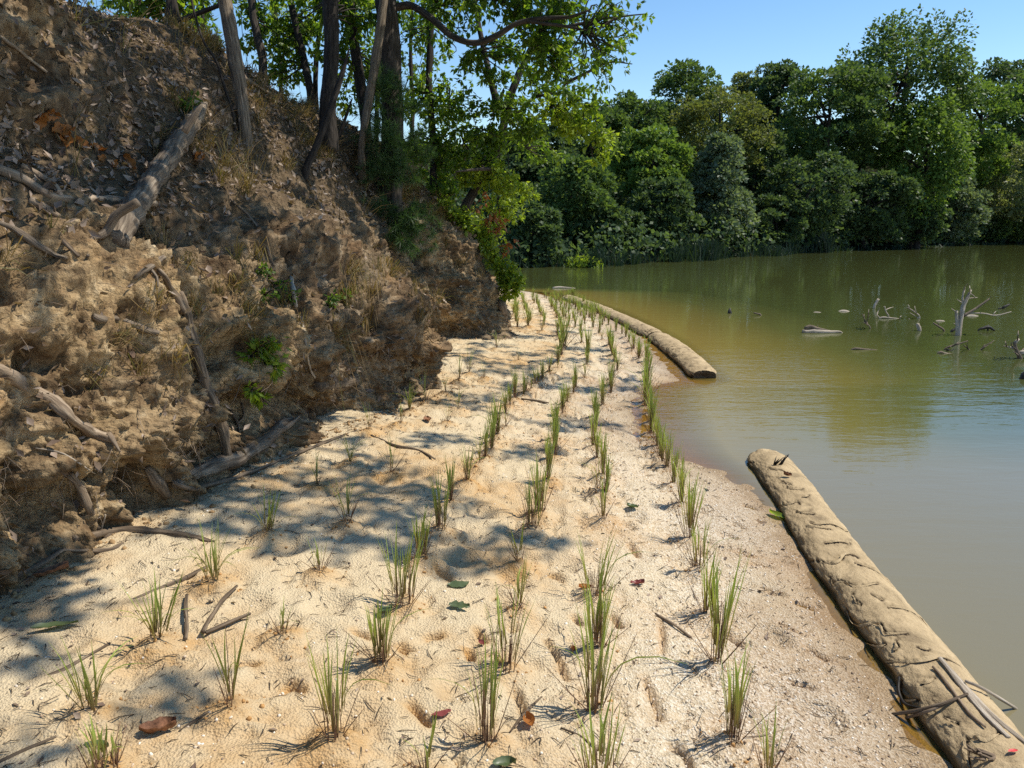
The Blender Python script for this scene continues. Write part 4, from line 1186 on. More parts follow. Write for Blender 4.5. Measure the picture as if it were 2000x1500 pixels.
log_stalk('second crosswise stalk, slightly paler, below the dark brown one', [(1770, 1402), (1815, 1388), (1862, 1368)], [2.5, 3, 2], M['root'], lift=0.02, seed=6)
log_stalk('curved dark strap lying in the channel beside the near log', [(1756, 1322), (1755, 1350), (1768, 1375), (1800, 1384)], [2.5, 3, 3, 2], M['wetwood'], seed=7)
for k, (x, y) in enumerate([(1518, 908), (1930, 1478)]):
    p0 = log_pt(x, y)
    root = empty('husk_tuft', p0, ['spiky dark husk tuft standing on the far end of the near fabric log', 'frayed straw tuft on the near fabric log beside a red scrap'][k], 'tuft')
    for j in range(9 if k == 0 else 12):
        r = np.random.default_rng(900 + 20 * k + j)
        a = r.uniform(-0.5, 1.2) if k == 0 else r.uniform(2, 4.2)
        L = r.uniform(0.05, 0.11)
        d = np.array([math.cos(a) * 0.7, math.sin(a) * 0.4, r.uniform(0.5, 1.0) if k == 0 else r.uniform(0.1, 0.5)]) * L
        s0 = np.array([r.uniform(-.03, .03), r.uniform(-.02, .02), 0.0])
        obj('spike', tubes_mesh('spike', [dict(pts=[s0, s0 + d * 0.5, s0 + d], radii=[0.006, 0.005, 0.002], nseg=5, step=0.03)], M['wetwood'] if k == 0 else M['root']), root)

def flat_leaf(name, label, cat, px, py, L, W_, az, mat, curl=0.25, tilt=0.15, onlog=False, lobes=0, seed=0):
    L, W_ = L * 0.88, W_ * 0.85
    """a single fallen leaf with a midrib fold and curled edge"""
    p = log_pt(px, py, 0.004) if onlog else None
    nrm = np.array([0, 0, 1.0])
    if p is None:
        p, nrm, _ = hit(px, py)
        if nrm[2] > 0.9:
            p[2] = sand_z(p[0], p[1])
    r = np.random.default_rng(seed)
    n = 11
    u = np.linspace(0, 1, n)
    wid = np.sin(np.pi * np.clip(u * 0.96 + 0.02, 0, 1)) ** 0.75
    if lobes:
        wid = wid * (1 - 0.38 * (np.sin(u * math.pi * 2 * lobes) > 0) * (u > .1) * (u < .9))
    rows = []
    for s in (-1, -0.5, 0, 0.5, 1):
        rows.append(np.stack([s * wid * W_ / 2 * (1 - 0.25 * abs(s) * curl), (u - 0.5) * L, 0.95 * curl * W_ * (abs(s) ** 1.6) * (0.7 + 0.5 * u) + 0.15 * curl * L * (u - 0.5) ** 2 * 4 + 0.05 * W_ * np.cumsum(r.normal(size=n)) * 0.6 + r.uniform(-.05, .05, n) * W_], -1))
    V = np.stack(rows, 1).reshape(-1, 3)
    ca, sa = math.cos(az), math.sin(az)
    V = np.stack([V[:, 0] * ca - V[:, 1] * sa, V[:, 0] * sa + V[:, 1] * ca, V[:, 2]], -1)
    q = Vector((0, 0, 1)).rotation_difference(Vector(nrm)).to_matrix()
    V = V @ np.array(q).T
    V[:, 2] -= V[:, 2].min() * (1 if nrm[2] > .9 else 0)
    me = mesh_np(name, V, grid_faces(n, 5), mat, True)
    return obj(name, me, None, label, cat, None, None, tuple(p + nrm * 0.006))
FL = flat_leaf
FL('fallen_leaf', 'rust brown curled strip of bark or leaf on sand by the bank foot', 'leaf', 86, 1130, 0.24, 0.07, -0.95, M['brownleaf'], 0.45, seed=1)
FL('fallen_leaf', 'large brown curled leaf on the foreground sand', 'leaf', 310, 1432, 0.135, 0.085, -1.35, M['brownleaf'], 0.35, seed=2)
FL('fallen_leaf', 'glossy dark green leaf on sand below a tall fanned clump', 'leaf', 895, 1141, 0.12, 0.085, -1.4, M['greenleaf'], 0.10, seed=3)
FL('fallen_leaf', 'lobed olive green leaf lying below the glossy green leaf', 'leaf', 897, 1190, 0.115, 0.075, -1.8, M['greenleaf'], 0.2, lobes=3, seed=4)
FL('fallen_leaf', 'green leaf caught at the base of a fourth row clump', 'leaf', 752, 1187, 0.09, 0.06, -0.9, M['greenleaf'], 0.1, seed=5)
FL('fallen_leaf', 'deep red leaf on gritty sand beside the second row', 'leaf', 1245, 1140, 0.085, 0.045, -1.5, M['redleaf'], 0.3, lobes=2, seed=6)
FL('fallen_leaf', 'orange leaf scrap at the foot of a second row clump', 'leaf', 1143, 1142, 0.075, 0.04, 1.5, M['rustleaf'], 0.3, seed=7)
FL('fallen_leaf', 'muted red leaf on foreground sand between tall clumps', 'leaf', 862, 1398, 0.085, 0.05, -1.2, M['redleaf'], 0.2, seed=8)
FL('fallen_leaf', 'orange folded leaf near the straight brown twig', 'leaf', 1033, 1418, 0.07, 0.055, 0.4, M['rustleaf'], 0.3, seed=9)
FL('fallen_leaf', 'dark green leaf on sand in the foreground corner under thin blades', 'leaf', 188, 1455, 0.10, 0.055, -1.7, M['greenleaf'], 0.15, seed=10)
FL('fallen_leaf', 'green leaf at the bottom edge of the sand', 'leaf', 985, 1495, 0.09, 0.06, -1.5, M['greenleaf'], 0.15, seed=11)
FL('fallen_leaf', 'small green leaf on sunlit sand beside the second row', 'leaf', 1235, 998, 0.09, 0.06, 1.0, M['greenleaf'], 0.2, seed=12)
FL('fallen_leaf', 'fresh green leaf at the wet edge of the near fabric log', 'leaf', 1519, 1011, 0.16, 0.09, 0.6, M['limeleaf'], 0.25, seed=13)
FL('fallen_leaf', 'brown leaf pile scrap in shade near the bank', 'leaf', 835, 822, 0.14, 0.09, 0.3, M['brownleaf'], 0.35, seed=14)
FL('fallen_leaf', 'small orange leaf scrap on the grit, far from the logs', 'leaf', 1120, 1262, 0.04, 0.03, 0.3, M['rustleaf'], 0.35, seed=15)
FL('fallen_leaf', 'tiny red leaf beside the tall third row clump', 'leaf', 940, 1260, 0.045, 0.03, 0.7, M['redleaf'], 0.3, seed=16)
FL('fallen_leaf', 'pale green sunken leaf on bank-side sand', 'leaf', 108, 1231, 0.20, 0.07, -1.25, M['palegreen'] if 'palegreen' in M else M['greenleaf'], 0.05, seed=17)
FL('fallen_leaf', 'reddish husk scrap on the near fabric log', 'scrap', 1538, 931, 0.07, 0.05, 0.8, M['brownleaf'], 0.5, onlog=True, seed=18)
b_ = NB('red_plastic'); M['redscrap'] = b_.done(b_.bsdf((0.62, 0.06, 0.06), 0.5))
FL('plastic_scrap', 'small bright red scrap on the near fabric log', 'scrap', 1978, 1471, 0.045, 0.022, -1.4, M['redscrap'], 0.1, onlog=True, seed=19)
# rust coloured leaves hanging on the bank
for k, (x, y, L, az, lab) in enumerate([(92, 222, .16, .2, 'large orange brown dead leaf, topmost of the hanging rust leaves'), (75, 235, .13, 1.2, 'dull ochre dead leaf beside the topmost rust leaf'), (118, 255, .17, -.3, 'bright rust dead leaf in the middle of the hanging row'),
        (128, 275, .14, .6, 'dark rust leaf under the bright middle one'), (160, 285, .12, 1.4, 'greyish rust leaf at the bend of the hanging row'), (188, 292, .12, -.8, 'small rust leaf with a pale curled edge'), (196, 312, .09, .1, 'narrow orange leaf below the pale edged one'),
        (250, 318, .14, 1.3, 'bright orange leaf lying on litter beside the thick snag'), (222, 325, .09, .3, 'small yellow orange leaf next to the bright orange one'), (382, 310, .15, .2, 'dead leaf with white underside hanging by the thick snag'), (455, 352, .12, 1.0, 'olive dead leaf on the slope above the mossy ledge')]):
    p, n, t = hit(x, y)
    FL('dead_leaf', lab, 'leaf', x, y, L, L * 0.8, az, M['rustleaf'] if k != 10 else M['greenleaf'], 0.35, lobes=2, seed=60 + k)

# ------------------------------------------------------------------ snags in the pond
def snag(name, label, tubes, mats, parts, twiggy=0):
    """tubes: [(polyline of (px,py,dt), radii px)] raised over the water at the depth of the first base pixel"""
    base = tubes[0][0][0]
    b0 = W(base[0], base[1])
    t0 = project(b0)[2]
    root = empty(name, (b0[0], b0[1], 0), label, 'dead wood', 'dead wood standing in the pond')
    for i, (pl, rp) in enumerate(tubes):
        pts = [P(q[0], q[1], t0 + (q[2] if len(q) > 2 else 0)) for q in pl]
        if pl[0] == base or pts[0][2] < 0.06:
            pts = [pts[0] - np.array([0, 0, 0.25]) + (pts[0] - pts[1]) * 0.1] + pts
            rp = [rp[0]] + list(rp)
        rr = [0.8 * rp[min(k, len(rp) - 1)] * t0 / FOC for k in range(len(pts))]
        obj(parts[min(i, len(parts) - 1)], tubes_mesh('limb', [dict(pts=pts, radii=rr, nseg=9, step=0.04, rough=0.2, rscale=14, ridges=0.06, seed=i + 70)], mats[min(i, len(mats) - 1)], True, b0), root)
    if twiggy:
        r = np.random.default_rng(int(base[0]))
        for k in range(twiggy):
            pl = tubes[k % len(tubes)][0]
            j = r.integers(1, len(pl)); u = r.uniform(0.2, 0.9)
            sx, sy = pl[j - 1][0] * (1 - u) + pl[j][0] * u, pl[j - 1][1] * (1 - u) + pl[j][1] * u
            a = r.uniform(-2.6, -0.4); L = r.uniform(8, 22)
            q0 = P(sx, sy, t0); q1 = P(sx + L * .5 * math.cos(a) + r.uniform(-2, 2), sy + L * .5 * math.sin(a), t0 + r.uniform(-.2, .2)); q2 = P(sx + L * math.cos(a), sy + L * math.sin(a) * .9, t0 + r.uniform(-.3, .3))
            obj('twig', tubes_mesh('twig', [dict(pts=np.array([q0, q1, q2]), radii=[.011, .008, .004], nseg=5, step=0.06, rough=.2, rscale=20)], mats[0], True, b0), root)
    return root
PW, WW, DW = M['palewood'], M['wetwood'], M['deadwood']
snag('dead_snag', 'tallest bleached forked snag standing in the pond', [([(1872, 655), (1876, 625), (1881, 600), (1890, 580), (1897, 566)], [6, 5.5, 5, 4, 1.5]), ([(1881, 598), (1880, 580), (1884, 562)], [2.5, 2.2, 1.5]), ([(1870, 648), (1869, 625), (1868, 607)], [4, 4, 3.5]),
     ([(1882, 617), (1905, 603), (1932, 584)], [4, 3, 2]), ([(1886, 612), (1920, 612), (1945, 616), (1975, 609)], [1.8, 1.6, 1.5, 1]), ([(1889, 583), (1900, 582), (1909, 581)], [1.5, 1.2, .8])], [PW, PW, PW, DW, PW, PW], ['trunk', 'branch'], 9)
snag('dead_branch', 'arched white twiggy branch in the pond beside a short pale stub', [([(1718, 622), (1738, 621), (1760, 624), (1784, 629)], [2, 2, 1.6, 1.2]), ([(1736, 620), (1730, 608), (1728, 598)], [1.6, 1.4, 1]), ([(1796, 619), (1788, 611), (1780, 605), (1771, 600)], [1.6, 1.6, 1.4, 1]), ([(1784, 629), (1790, 624), (1796, 619)], [1.2, 1.4, 1.6]), ([(1718, 622), (1712, 615)], [1.2, .8])], [PW], ['branch', 'twig'], 8)  # tube joining the two branch tips is a water reflection modelled as wood
snag('dead_stub', 'short pale stub angled out of the pond behind the arched branch', [([(1707, 602), (1711, 592), (1716, 584)], [3.2, 3.2, 3])], [PW], ['stub'])
snag('dead_branch', 'thin bare twig rising before the arched branch', [([(1700, 642), (1692, 630), (1684, 613)], [1.6, 1.4, .9]), ([(1692, 630), (1697, 615)], [1, .6]), ([(1693, 632), (1688, 628)], [1, .6])], [DW], ['branch', 'twig'], 4)
snag('dead_stub', 'short pale post stub between arched branch and tallest snag', [([(1796, 646), (1794, 638), (1792, 632)], [4.5, 4.2, 4])], [PW], ['stub'])
snag('dead_branch', 'slanted forked stick in the pond next to the post stub', [([(1844, 647), (1834, 638), (1823, 631)], [2.5, 2.3, 1.8]), ([(1834, 638), (1832, 630)], [1.2, .8])], [DW], ['branch', 'twig'])
snag('dead_branch', 'dark curved limb at the foot of the tallest snag', [([(1858, 648), (1866, 643), (1870, 636)], [3, 3, 2])], [WW], ['branch'])
snag('dead_branch', 'crossed brown twigs floating before the tallest snag', [([(1845, 683), (1868, 673), (1890, 666)], [2.2, 2, 1.4]), ([(1848, 684), (1875, 692), (1900, 696)], [2, 1.8, 1.2]), ([(1907, 695), (1894, 684), (1882, 674)], [1.8, 1.6, 1]), ([(1907, 695), (1920, 678), (1942, 665)], [1.6, 1.2, .7]), ([(1918, 682), (1924, 672)], [1, .6])], [DW], ['branch', 'twig'], 7)
snag('floating_log', 'small dark log with a pale end below the crossed twigs', [([(1833, 690), (1848, 692), (1866, 693)], [4, 4, 3])], [DW], ['stub'])
snag('dead_branch', 'knobby pale root wad at the edge of the pond view', [([(1992, 700), (1988, 690), (1984, 680), (1982, 668)], [6, 5, 4, 4]), ([(1984, 682), (1972, 678), (1960, 676)], [2.5, 2, 1.2]), ([(1990, 690), (2000, 688), (2015, 694)], [5, 6, 7]), ([(1982, 670), (1990, 662)], [4, 2.5])], [DW, PW], ['trunk', 'branch'], 6)
snag('floating_log', 'black stump at the very edge of the pond view', [([(1998, 740), (2004, 732), (2012, 728)], [8, 9, 8])], [WW], ['stub'])
snag('floating_log', 'split driftwood chunk with pale tapered end lying in the pond', [([(1645, 650), (1620, 649), (1595, 648), (1568, 648)], [1.5, 5, 7, 6]), ([(1572, 642), (1582, 638), (1600, 643), (1640, 650)], [4, 5, 4, 1]), ([(1596, 650), (1597, 640), (1597, 634)], [1, 1, .6])], [PW, DW, DW], ['trunk', 'split_piece', 'twig'])
snag('floating_log', 'low pale stick floating alone before the driftwood chunk', [([(1664, 683), (1690, 683), (1725, 685), (1775, 686)], [2.6, 3.0, 1.8, 1.4])], [DW], ['stem'])
snag('dead_stub', 'small black stump alone in open water toward the fabric logs', [([(1425, 612), (1425, 607), (1426, 602)], [5, 4, 1.5])], [WW], ['stub'])
snag('dead_branch', 'short forked stick beside the floating pale humps', [([(1486, 616), (1480, 613), (1472, 611)], [2.2, 2.2, 1.6])], [DW], ['branch'])
snag('dead_branch', 'black stick with a stubby end near the view edge behind the tallest snag', [([(1958, 603), (1965, 598), (1972, 594)], [3, 3, 1.5]), ([(1950, 603), (1958, 603)], [1.6, 1.6])], [WW], ['branch'])
snag('floating_log', 'dark ridged hump of wood beside the tallest snag', [([(1910, 646), (1922, 641), (1931, 639), (1943, 646)], [1.5, 4, 4, 1.5]), ([(1930, 640), (1931, 634)], [2, .8])], [WW, WW], ['trunk', 'stub'])
for k, (x, y, a, bb, lab) in enumerate([(1648, 608, 15, 5, 'pale smooth hump showing above the water, largest of the pale humps'), (1596, 610, 11, 2.5, 'low pale hump beyond the largest pale hump'), (1836, 627, 13, 3.2, 'slim pale hump by the slanted forked stick'), (1898, 617, 17, 4.5, 'pale hump behind the tallest snag')]):
    p = W(x, y); t = project(p)[2]
    w = a * t / FOC
    hz = bb * t / FOC
    pts = np.array([[-w, 0, -hz * 1.3], [-w * .5, 0.02, -hz * 0.55], [0, 0, -hz * .35], [w * .55, -0.02, -hz * .55], [w, 0, -hz * 1.3]])
    obj('sunken_log', tubes_mesh('sunken_log', [dict(pts=pts, radii=[0.01, bb * t / FOC * .8, bb * t / FOC, bb * t / FOC * .8, 0.01], nseg=14, step=0.04, rough=0.12, rscale=5, seed=k)], M['palewood']), None, lab, 'log', 'pale humps of sunken wood', None, tuple(p))
p = W(1092, 563)
obj('floating_stick', tubes_mesh('floating_stick', [dict(pts=[[-.18, 0, 0], [0, 0.02, .02], [.45, 0.03, 0]], radii=[.03, .035, .01], nseg=7, step=0.08)], M['palewood']), None, 'white stick floating in the far water beyond the beach tip', 'stick', None, None, tuple(p))
# ------------------------------------------------------------------ trees on the bank
def rosettes(tips, tdirs, r, leaf=0.13, per=7, droop=0.35):
    """leaves radiating round twig tips"""
    n = len(tips)
    a = r.uniform(0, 6.283, (n, per))
    up = np.array([0, 0, 1.0])
    t = tdirs / (np.linalg.norm(tdirs, axis=1)[:, None] + 1e-9)
    x = np.cross(t, r.normal(size=(n, 3))); x /= np.linalg.norm(x, axis=1)[:, None] + 1e-9
    y = np.cross(t, x)
    rd = x[:, None] * np.cos(a)[..., None] + y[:, None] * np.sin(a)[..., None]
    d = rd + t[:, None] * r.uniform(0.1, 0.9, (n, per, 1)) - up * droop * r.uniform(0.3, 1.5, (n, per, 1))
    nm = up + 0.55 * r.normal(size=(n, per, 3)) + 0.25 * S
    pos = tips[:, None] + rd * 0.015 - t[:, None] * r.uniform(0, 0.10, (n, per, 1))
    sz = leaf * r.uniform(0.65, 1.2, (n, per))
    return pos.reshape(-1, 3), d.reshape(-1, 3), nm.reshape(-1, 3), sz.reshape(-1)

def unit(v):
    return v / (np.linalg.norm(v) + 1e-9)

class Tree:
    """trunk, limbs with twigs and a leafy crown; everything kept relative to the base"""
    def __init__(self, name, label, cat, pix, t, wpx, mat, up_to=None, group=None, ridges=0.10, nseg=18, lean=0.0, bury=0.4, seed=0):
        self.seed = seed
        self.r = np.random.default_rng(5000 + seed)
        base_hit = hit(*pix[0])
        if t is None:
            t = base_hit[2] or 9.0
        self.t = t
        pts = [P(x, y, t + lean * i) for i, (x, y) in enumerate(pix)]
        rr = [w * 0.44 * t / FOC for w in wpx]
        if up_to is not None:
            pts.append(np.array(up_to[:3])); rr.append(up_to[3])
        base = pts[0].copy()
        pts = [base - np.array([0, 0, bury]) + (pts[0] - pts[1]) * 0.05] + pts
        rr = [rr[0] * 1.25] + rr
        self.base = base
        self.root = empty(name, base, label, cat, group)
        self.mat = mat
        self.tp = catmull(np.array(pts), 60)
        self.tr = np.interp(np.linspace(0, 1, 60), np.linspace(0, 1, len(rr)), rr)
        self.trunk = obj('trunk', tubes_mesh('trunk', [dict(pts=np.array(pts), radii=rr, nseg=nseg, step=0.05, rough=0.08, rscale=4, ridges=ridges, seed=seed)], mat, True, base), self.root)
        self.L = []
        self.twigs = []
    def limb(self, pts, radii, start_on_trunk=True):
        pts = [np.asarray(p, float) for p in pts]
        if start_on_trunk:
            k = np.argmin(((self.tp - pts[0]) ** 2).sum(1))
            pts = [self.tp[k]] + pts
            radii = [min(radii[0] * 1.3, self.tr[k])] + list(radii)
        obj('limb', tubes_mesh('limb', [dict(pts=np.array(pts), radii=radii, nseg=10, step=0.06, rough=0.15, rscale=8, ridges=0.05, seed=self.seed)], self.mat, True, self.base), self.trunk)
        return np.array(pts)
    def zone(self, c, rad_, n, leaf=0.13, per=7, matname='oakleaf', frm=None, sub=None, droop=0.35):
        """n leaf rosettes in an ellipsoid (centre c, axes as rows of rad_) carried by thin branches from frm"""
        r = self.r
        c = np.asarray(c, float)
        frm = self.tp[np.argmin(((self.tp - c) ** 2).sum(1))] if frm is None else np.asarray(frm, float)
        m = sub or max(4, n // 9)
        ends = c + (rdir(m, r) * r.uniform(0.35, 1, (m, 1)) ** 0.5) @ rad_
        tips, td = [], []
        for e in ends:
            q = frm + (e - frm) * 0.55 + r.normal(size=3) * 0.10 + np.array([0, 0, 0.08])
            self.twigs.append(dict(pts=np.array([frm, q, e]), radii=[0.011, 0.007, 0.003], nseg=5, step=0.12, rough=0.1))
            k = max(1, n // m)
            u = r.uniform(0.45, 1.05, k)
            b = (1 - u)[:, None] ** 2 * frm + 2 * ((1 - u) * u)[:, None] * q + u[:, None] ** 2 * e
            off = rdir(k, r) * r.uniform(0.03, 0.34, (k, 1)) * np.array([1, 1, 0.55])
            tips.append(b + off); td.append(off + (e - frm) * 0.05 + np.array([0, 0, -0.02]))
        tips, td = np.concatenate(tips), np.concatenate(td)
        self.L.append((matname, rosettes(tips, td, r, leaf, per, droop)))
    def zone_px(self, px, py, rx, ry, t, tr, n, **kw):
        c = P(px, py, t)
        rad_ = np.array([[rx * t / FOC, 0, 0], [0, 0.25 * ry * t / FOC, ry * t / FOC], [0, tr, -0.1 * tr]])
        kw['leaf'] = kw.get('leaf', .12) * (0.74 if px > 770 else 0.8)
        self.zone(c, rad_, int(n * (1.8 if px > 770 else 2.4)), **kw)
    def leaves(self, pos, d, nm, sz, matname='oakleaf'):
        self.L.append((matname, (pos, d, nm, sz, LEAF4, LEAF4_F, 0.95)))
    def finish(self):
        if self.twigs:
            obj('twigs', tubes_mesh('twigs', self.twigs, self.mat, True, self.base), self.root, kind='stuff')
        for mn in sorted({m for m, _ in self.L}):
            gs = [leaves_geo(*g) for m, g in self.L if m == mn]
            o = 0; vs, fs = [], []
            for V, F in gs:
                vs.append(V); fs.append(F + o); o += len(V)
            obj('crown', mesh_np('crown', np.concatenate(vs) - self.base, np.concatenate(fs), M[mn]), self.root)

G_TREES = 'trees growing on top of the bank'
G_SNAGS = 'dead trunks on the bank slope'
big = Tree('oak_tree', 'large bark covered tree with a long bare limb arching over the water', 'tree', [(764, 392), (766, 300), (766, 200), (760, 90), (754, 0)], None, [48, 46, 44, 46, 46], M['bark'], group=G_TREES, up_to=None, nseg=30, ridges=0.10, seed=1)
t7 = big.t
top7 = P(750, -420, t7)
big.limb([P(752, -40, t7), P(745, -250, t7), P(730, -700, t7 - .6)], [0.13, 0.11, 0.06])
arch = big.limb([P(775, 14, t7), P(805, 12, t7 - .1), P(850, 42, t7 - .3), (P(882, 70, t7 - .4)), P(925, 84, t7 - .5), P(965, 72, t7 - .6), P(1010, 46, t7 - .7), P(1060, 36, t7 - .8), P(1112, 33, t7 - .9), P(1150, 20, t7 - 1)], [0.05, 0.045, 0.042, 0.04, 0.038, 0.035, 0.031, 0.026, 0.02, 0.011])
big.limb([P(1030, 42, t7 - .75), P(1110, 52, t7 - .9), P(1160, 60, t7 - 1), P(1205, 35, t7 - 1), P(1262, 27, t7 - 1)], [0.02, 0.018, 0.015, 0.012, 0.006], False)
big.limb([P(1110, 52, t7 - .9), P(1180, 35, t7 - .9), P(1205, 10, t7 - .9)], [0.02, 0.016, 0.008], False)
for (px, py, rx, ry, dt, n) in [(880, 30, 80, 55, 0.6, 75), (1000, 20, 95, 55, 0.3, 95), (1080, 75, 70, 60, -.2, 80), (960, 120, 90, 50, .9, 85), (1100, 20, 60, 45, -.3, 55), (1085, 130, 60, 45, 0, 55)]:
    big.zone_px(px, py, rx, ry, t7 + dt, 0.7, n, leaf=0.125, frm=P(px - 30, py - 20, t7 + dt * .6))
for (px, py, rx, ry, n) in [(1195, 60, 50, 45, 22), (1205, 120, 38, 38, 18), (1230, 70, 22, 14, 10), (1160, 150, 40, 40, 18), (1200, 20, 40, 30, 14)]:
    big.zone_px(px, py, rx, ry, t7 - .9, 0.5, n, leaf=0.115, frm=P(1140, 60, t7 - .9), sub=7)
big.limb([P(1100, 165, t7 - .5), P(1140, 145, t7 - .6), P(1190, 122, t7 - .7), P(1235, 125, t7 - .7)], [0.022, 0.018, 0.012, 0.005], False)

fork = Tree('oak_tree', 'forked grey trunk tree with sunlit leafy boughs hanging over the beach end', 'tree', [(905, 415), (940, 350), (972, 290), (988, 225)], 12.0, [22, 20, 19, 17], M['bark'], group=G_TREES, nseg=14, seed=2)
tf = 12.0
fork.limb([P(1005, 165, tf), P(1040, 90, tf), P(1075, 20, tf), P(1120, -120, tf)], [0.06, 0.05, 0.04, 0.02])
fork.limb([P(968, 190, tf), P(950, 120, tf), P(930, 20, tf), P(910, -120, tf)], [0.055, 0.045, 0.035, 0.02])
fork.limb([P(1020, 215, tf), P(1045, 190, tf - .4), P(1110, 180, tf - .8)], [0.03, 0.025, 0.012])
fork.limb([P(970, 330, tf - .4), P(940, 330, tf - 1), P(890, 335, tf - 1.5)], [0.03, 0.025, 0.01])
for (px, py, rx, ry, dt, n, mm) in [(900, 210, 80, 55, -.6, 85, 'oakleaf'), (1000, 230, 90, 50, -.8, 100, 'oakleaf'), (1100, 220, 70, 40, -.9, 70, 'limeleaf'), (1165, 260, 42, 45, -1.1, 48, 'limeleaf'), (1150, 200, 45, 30, -1, 30, 'oakleaf'),
        (930, 290, 90, 45, -.6, 90, 'oakleaf'), (1050, 300, 60, 35, .6, 26, 'oakleaf'), (950, 345, 65, 32, -.5, 75, 'limeleaf'), (1010, 370, 45, 40, .1, 52, 'limeleaf'), (985, 425, 42, 35, .4, 45, 'limeleaf'),
        (880, 335, 50, 40, -.3, 50, 'oakleaf'), (1180, 300, 26, 30, -1.1, 18, 'limeleaf'), (1060, 170, 60, 40, -.3, 50, 'oakleaf')]:
    fork.zone_px(px, py, rx, ry, tf + dt, 0.6, n, leaf=0.12, matname=mm, frm=P(px - 25, py - 12, tf + dt * .7))  # lime zones: sunlit look of the sprays set by leaf colour

back = Tree('oak_tree', 'thin dark trunk half hidden in leaves beyond the large tree', 'tree', [(846, 380), (846, 280), (838, 160), (842, 40), (838, -120)], 11.5, [17, 15, 14, 13, 11], M['darkbark'], group=G_TREES, nseg=12, seed=3)
for (px, py, rx, ry, dt, n) in [(825, 100, 60, 60, .8, 60), (830, 210, 55, 50, .5, 55), (835, 290, 55, 45, .2, 55), (870, 370, 60, 35, -.6, 50), (815, 20, 50, 40, 1, 40), (800, 330, 40, 60, .6, 36)]:
    back.zone_px(px, py, rx, ry, 11.5 + dt, 0.7, n, leaf=0.125)

mid = Tree('oak_tree', 'straight dark trunk in the middle of the bank top', 'tree', [(640, 222), (645, 150), (648, 80), (645, 0), (640, -160)], None, [36, 32, 32, 33, 32], M['darkbark'], group=G_TREES, nseg=24, seed=4)
tm = mid.t
mid.limb([P(640, -160, tm), P(620, -700, tm - 1), P(600, -1100, tm - 2)], [0.10, 0.07, 0.04])
for (px, py, rx, ry, dt, n) in [(680, 40, 55, 50, 2.2, 40), (610, 20, 45, 40, 2.5, 24), (690, 140, 45, 40, 2.5, 26), (560, 30, 40, 50, 3, 22), (730, 60, 50, 60, 2, 34)]:
    mid.zone_px(px, py, rx, ry, tm + dt, 0.7, n, leaf=0.13, frm=P(645, py - 30, tm + .5))

s_back = Tree('oak_tree', 'dark trunk just behind the straight middle trunk', 'tree', [(714, 240), (706, 180), (694, 100), (686, 30), (682, -100)], 10.5, [24, 23, 22, 20, 18], M['darkbark'], group=G_TREES, nseg=14, seed=5)
for (px, py, rx, ry, dt, n) in [(700, 200, 40, 40, 1.5, 18), (735, 170, 35, 50, 1.2, 22), (720, 20, 60, 40, 1.5, 34)]:
    s_back.zone_px(px, py, rx, ry, 10.5 + dt, 0.6, n, leaf=0.125)
t3 = Tree('oak_tree', 'slim crooked trunk standing against blue sky on the crest', 'tree', [(514, 150), (512, 110), (500, 60), (492, 10), (486, -120)], 11.0, [19, 18, 17, 15, 14], M['bark'], group=G_TREES, nseg=12, seed=6)
for (px, py, rx, ry, dt, n) in [(480, 60, 35, 60, .5, 22), (530, 100, 30, 45, 1, 14), (520, 20, 40, 30, .8, 20)]:
    t3.zone_px(px, py, rx, ry, 11 + dt, 0.6, n, leaf=0.125)
t4 = Tree('oak_tree', 'thin dark leaning trunk between slim crooked and straight middle trunks', 'tree', [(606, 180), (594, 120), (578, 50), (568, 0), (545, -140)], 11.2, [17, 16, 15, 14, 12], M['darkbark'], group=G_TREES, nseg=12, seed=7)
for (px, py, rx, ry, dt, n) in [(570, 70, 40, 50, .5, 28), (560, 130, 40, 35, .5, 24), (610, 90, 30, 60, 1, 24), (545, 160, 45, 25, .3, 20)]:
    t4.zone_px(px, py, rx, ry, 11.2 + dt, 0.6, n, leaf=0.125)
t4b = Tree('oak_tree', 'thinnest back trunk partly hidden by the straight middle trunk', 'tree', [(616, 175), (619, 100), (630, 20), (636, -80)], 12.2, [11, 11, 10, 9], M['darkbark'], group=G_TREES, nseg=8, seed=8)
t1 = Tree('oak_tree', 'dark branching trunk at the top of the bare scarp', 'tree', [(354, 140), (350, 90), (342, 40), (334, -20), (325, -160)], 10.0, [25, 24, 22, 22, 20], M['darkbark'], group=G_TREES, nseg=14, seed=9)
t1.limb([P(352, 40, 10), P(390, 25, 9.8), P(440, 5, 9.6), P(480, -20, 9.5)], [0.035, 0.03, 0.022, 0.015])
t1.limb([P(346, 100, 10.2), P(380, 95, 10.2), P(430, 90, 10.2)], [0.025, 0.02, 0.01])
for (px, py, rx, ry, dt, n) in [(290, 30, 60, 45, .6, 44), (380, 40, 50, 50, .8, 40), (400, 110, 50, 30, 1, 24), (300, 90, 40, 30, 1, 20), (250, 10, 40, 25, .8, 24), (440, 20, 40, 35, 1.5, 24)]:
    t1.zone_px(px, py, rx, ry, 10 + dt, 0.6, n, leaf=0.125)
t1b = Tree('oak_tree', 'small dark trunk rising from scarp grass beside the branching trunk', 'tree', [(318, 118), (322, 70), (330, 20), (326, -80)], 9.5, [14, 13, 12, 11], M['darkbark'], group=G_TREES, nseg=10, seed=19)

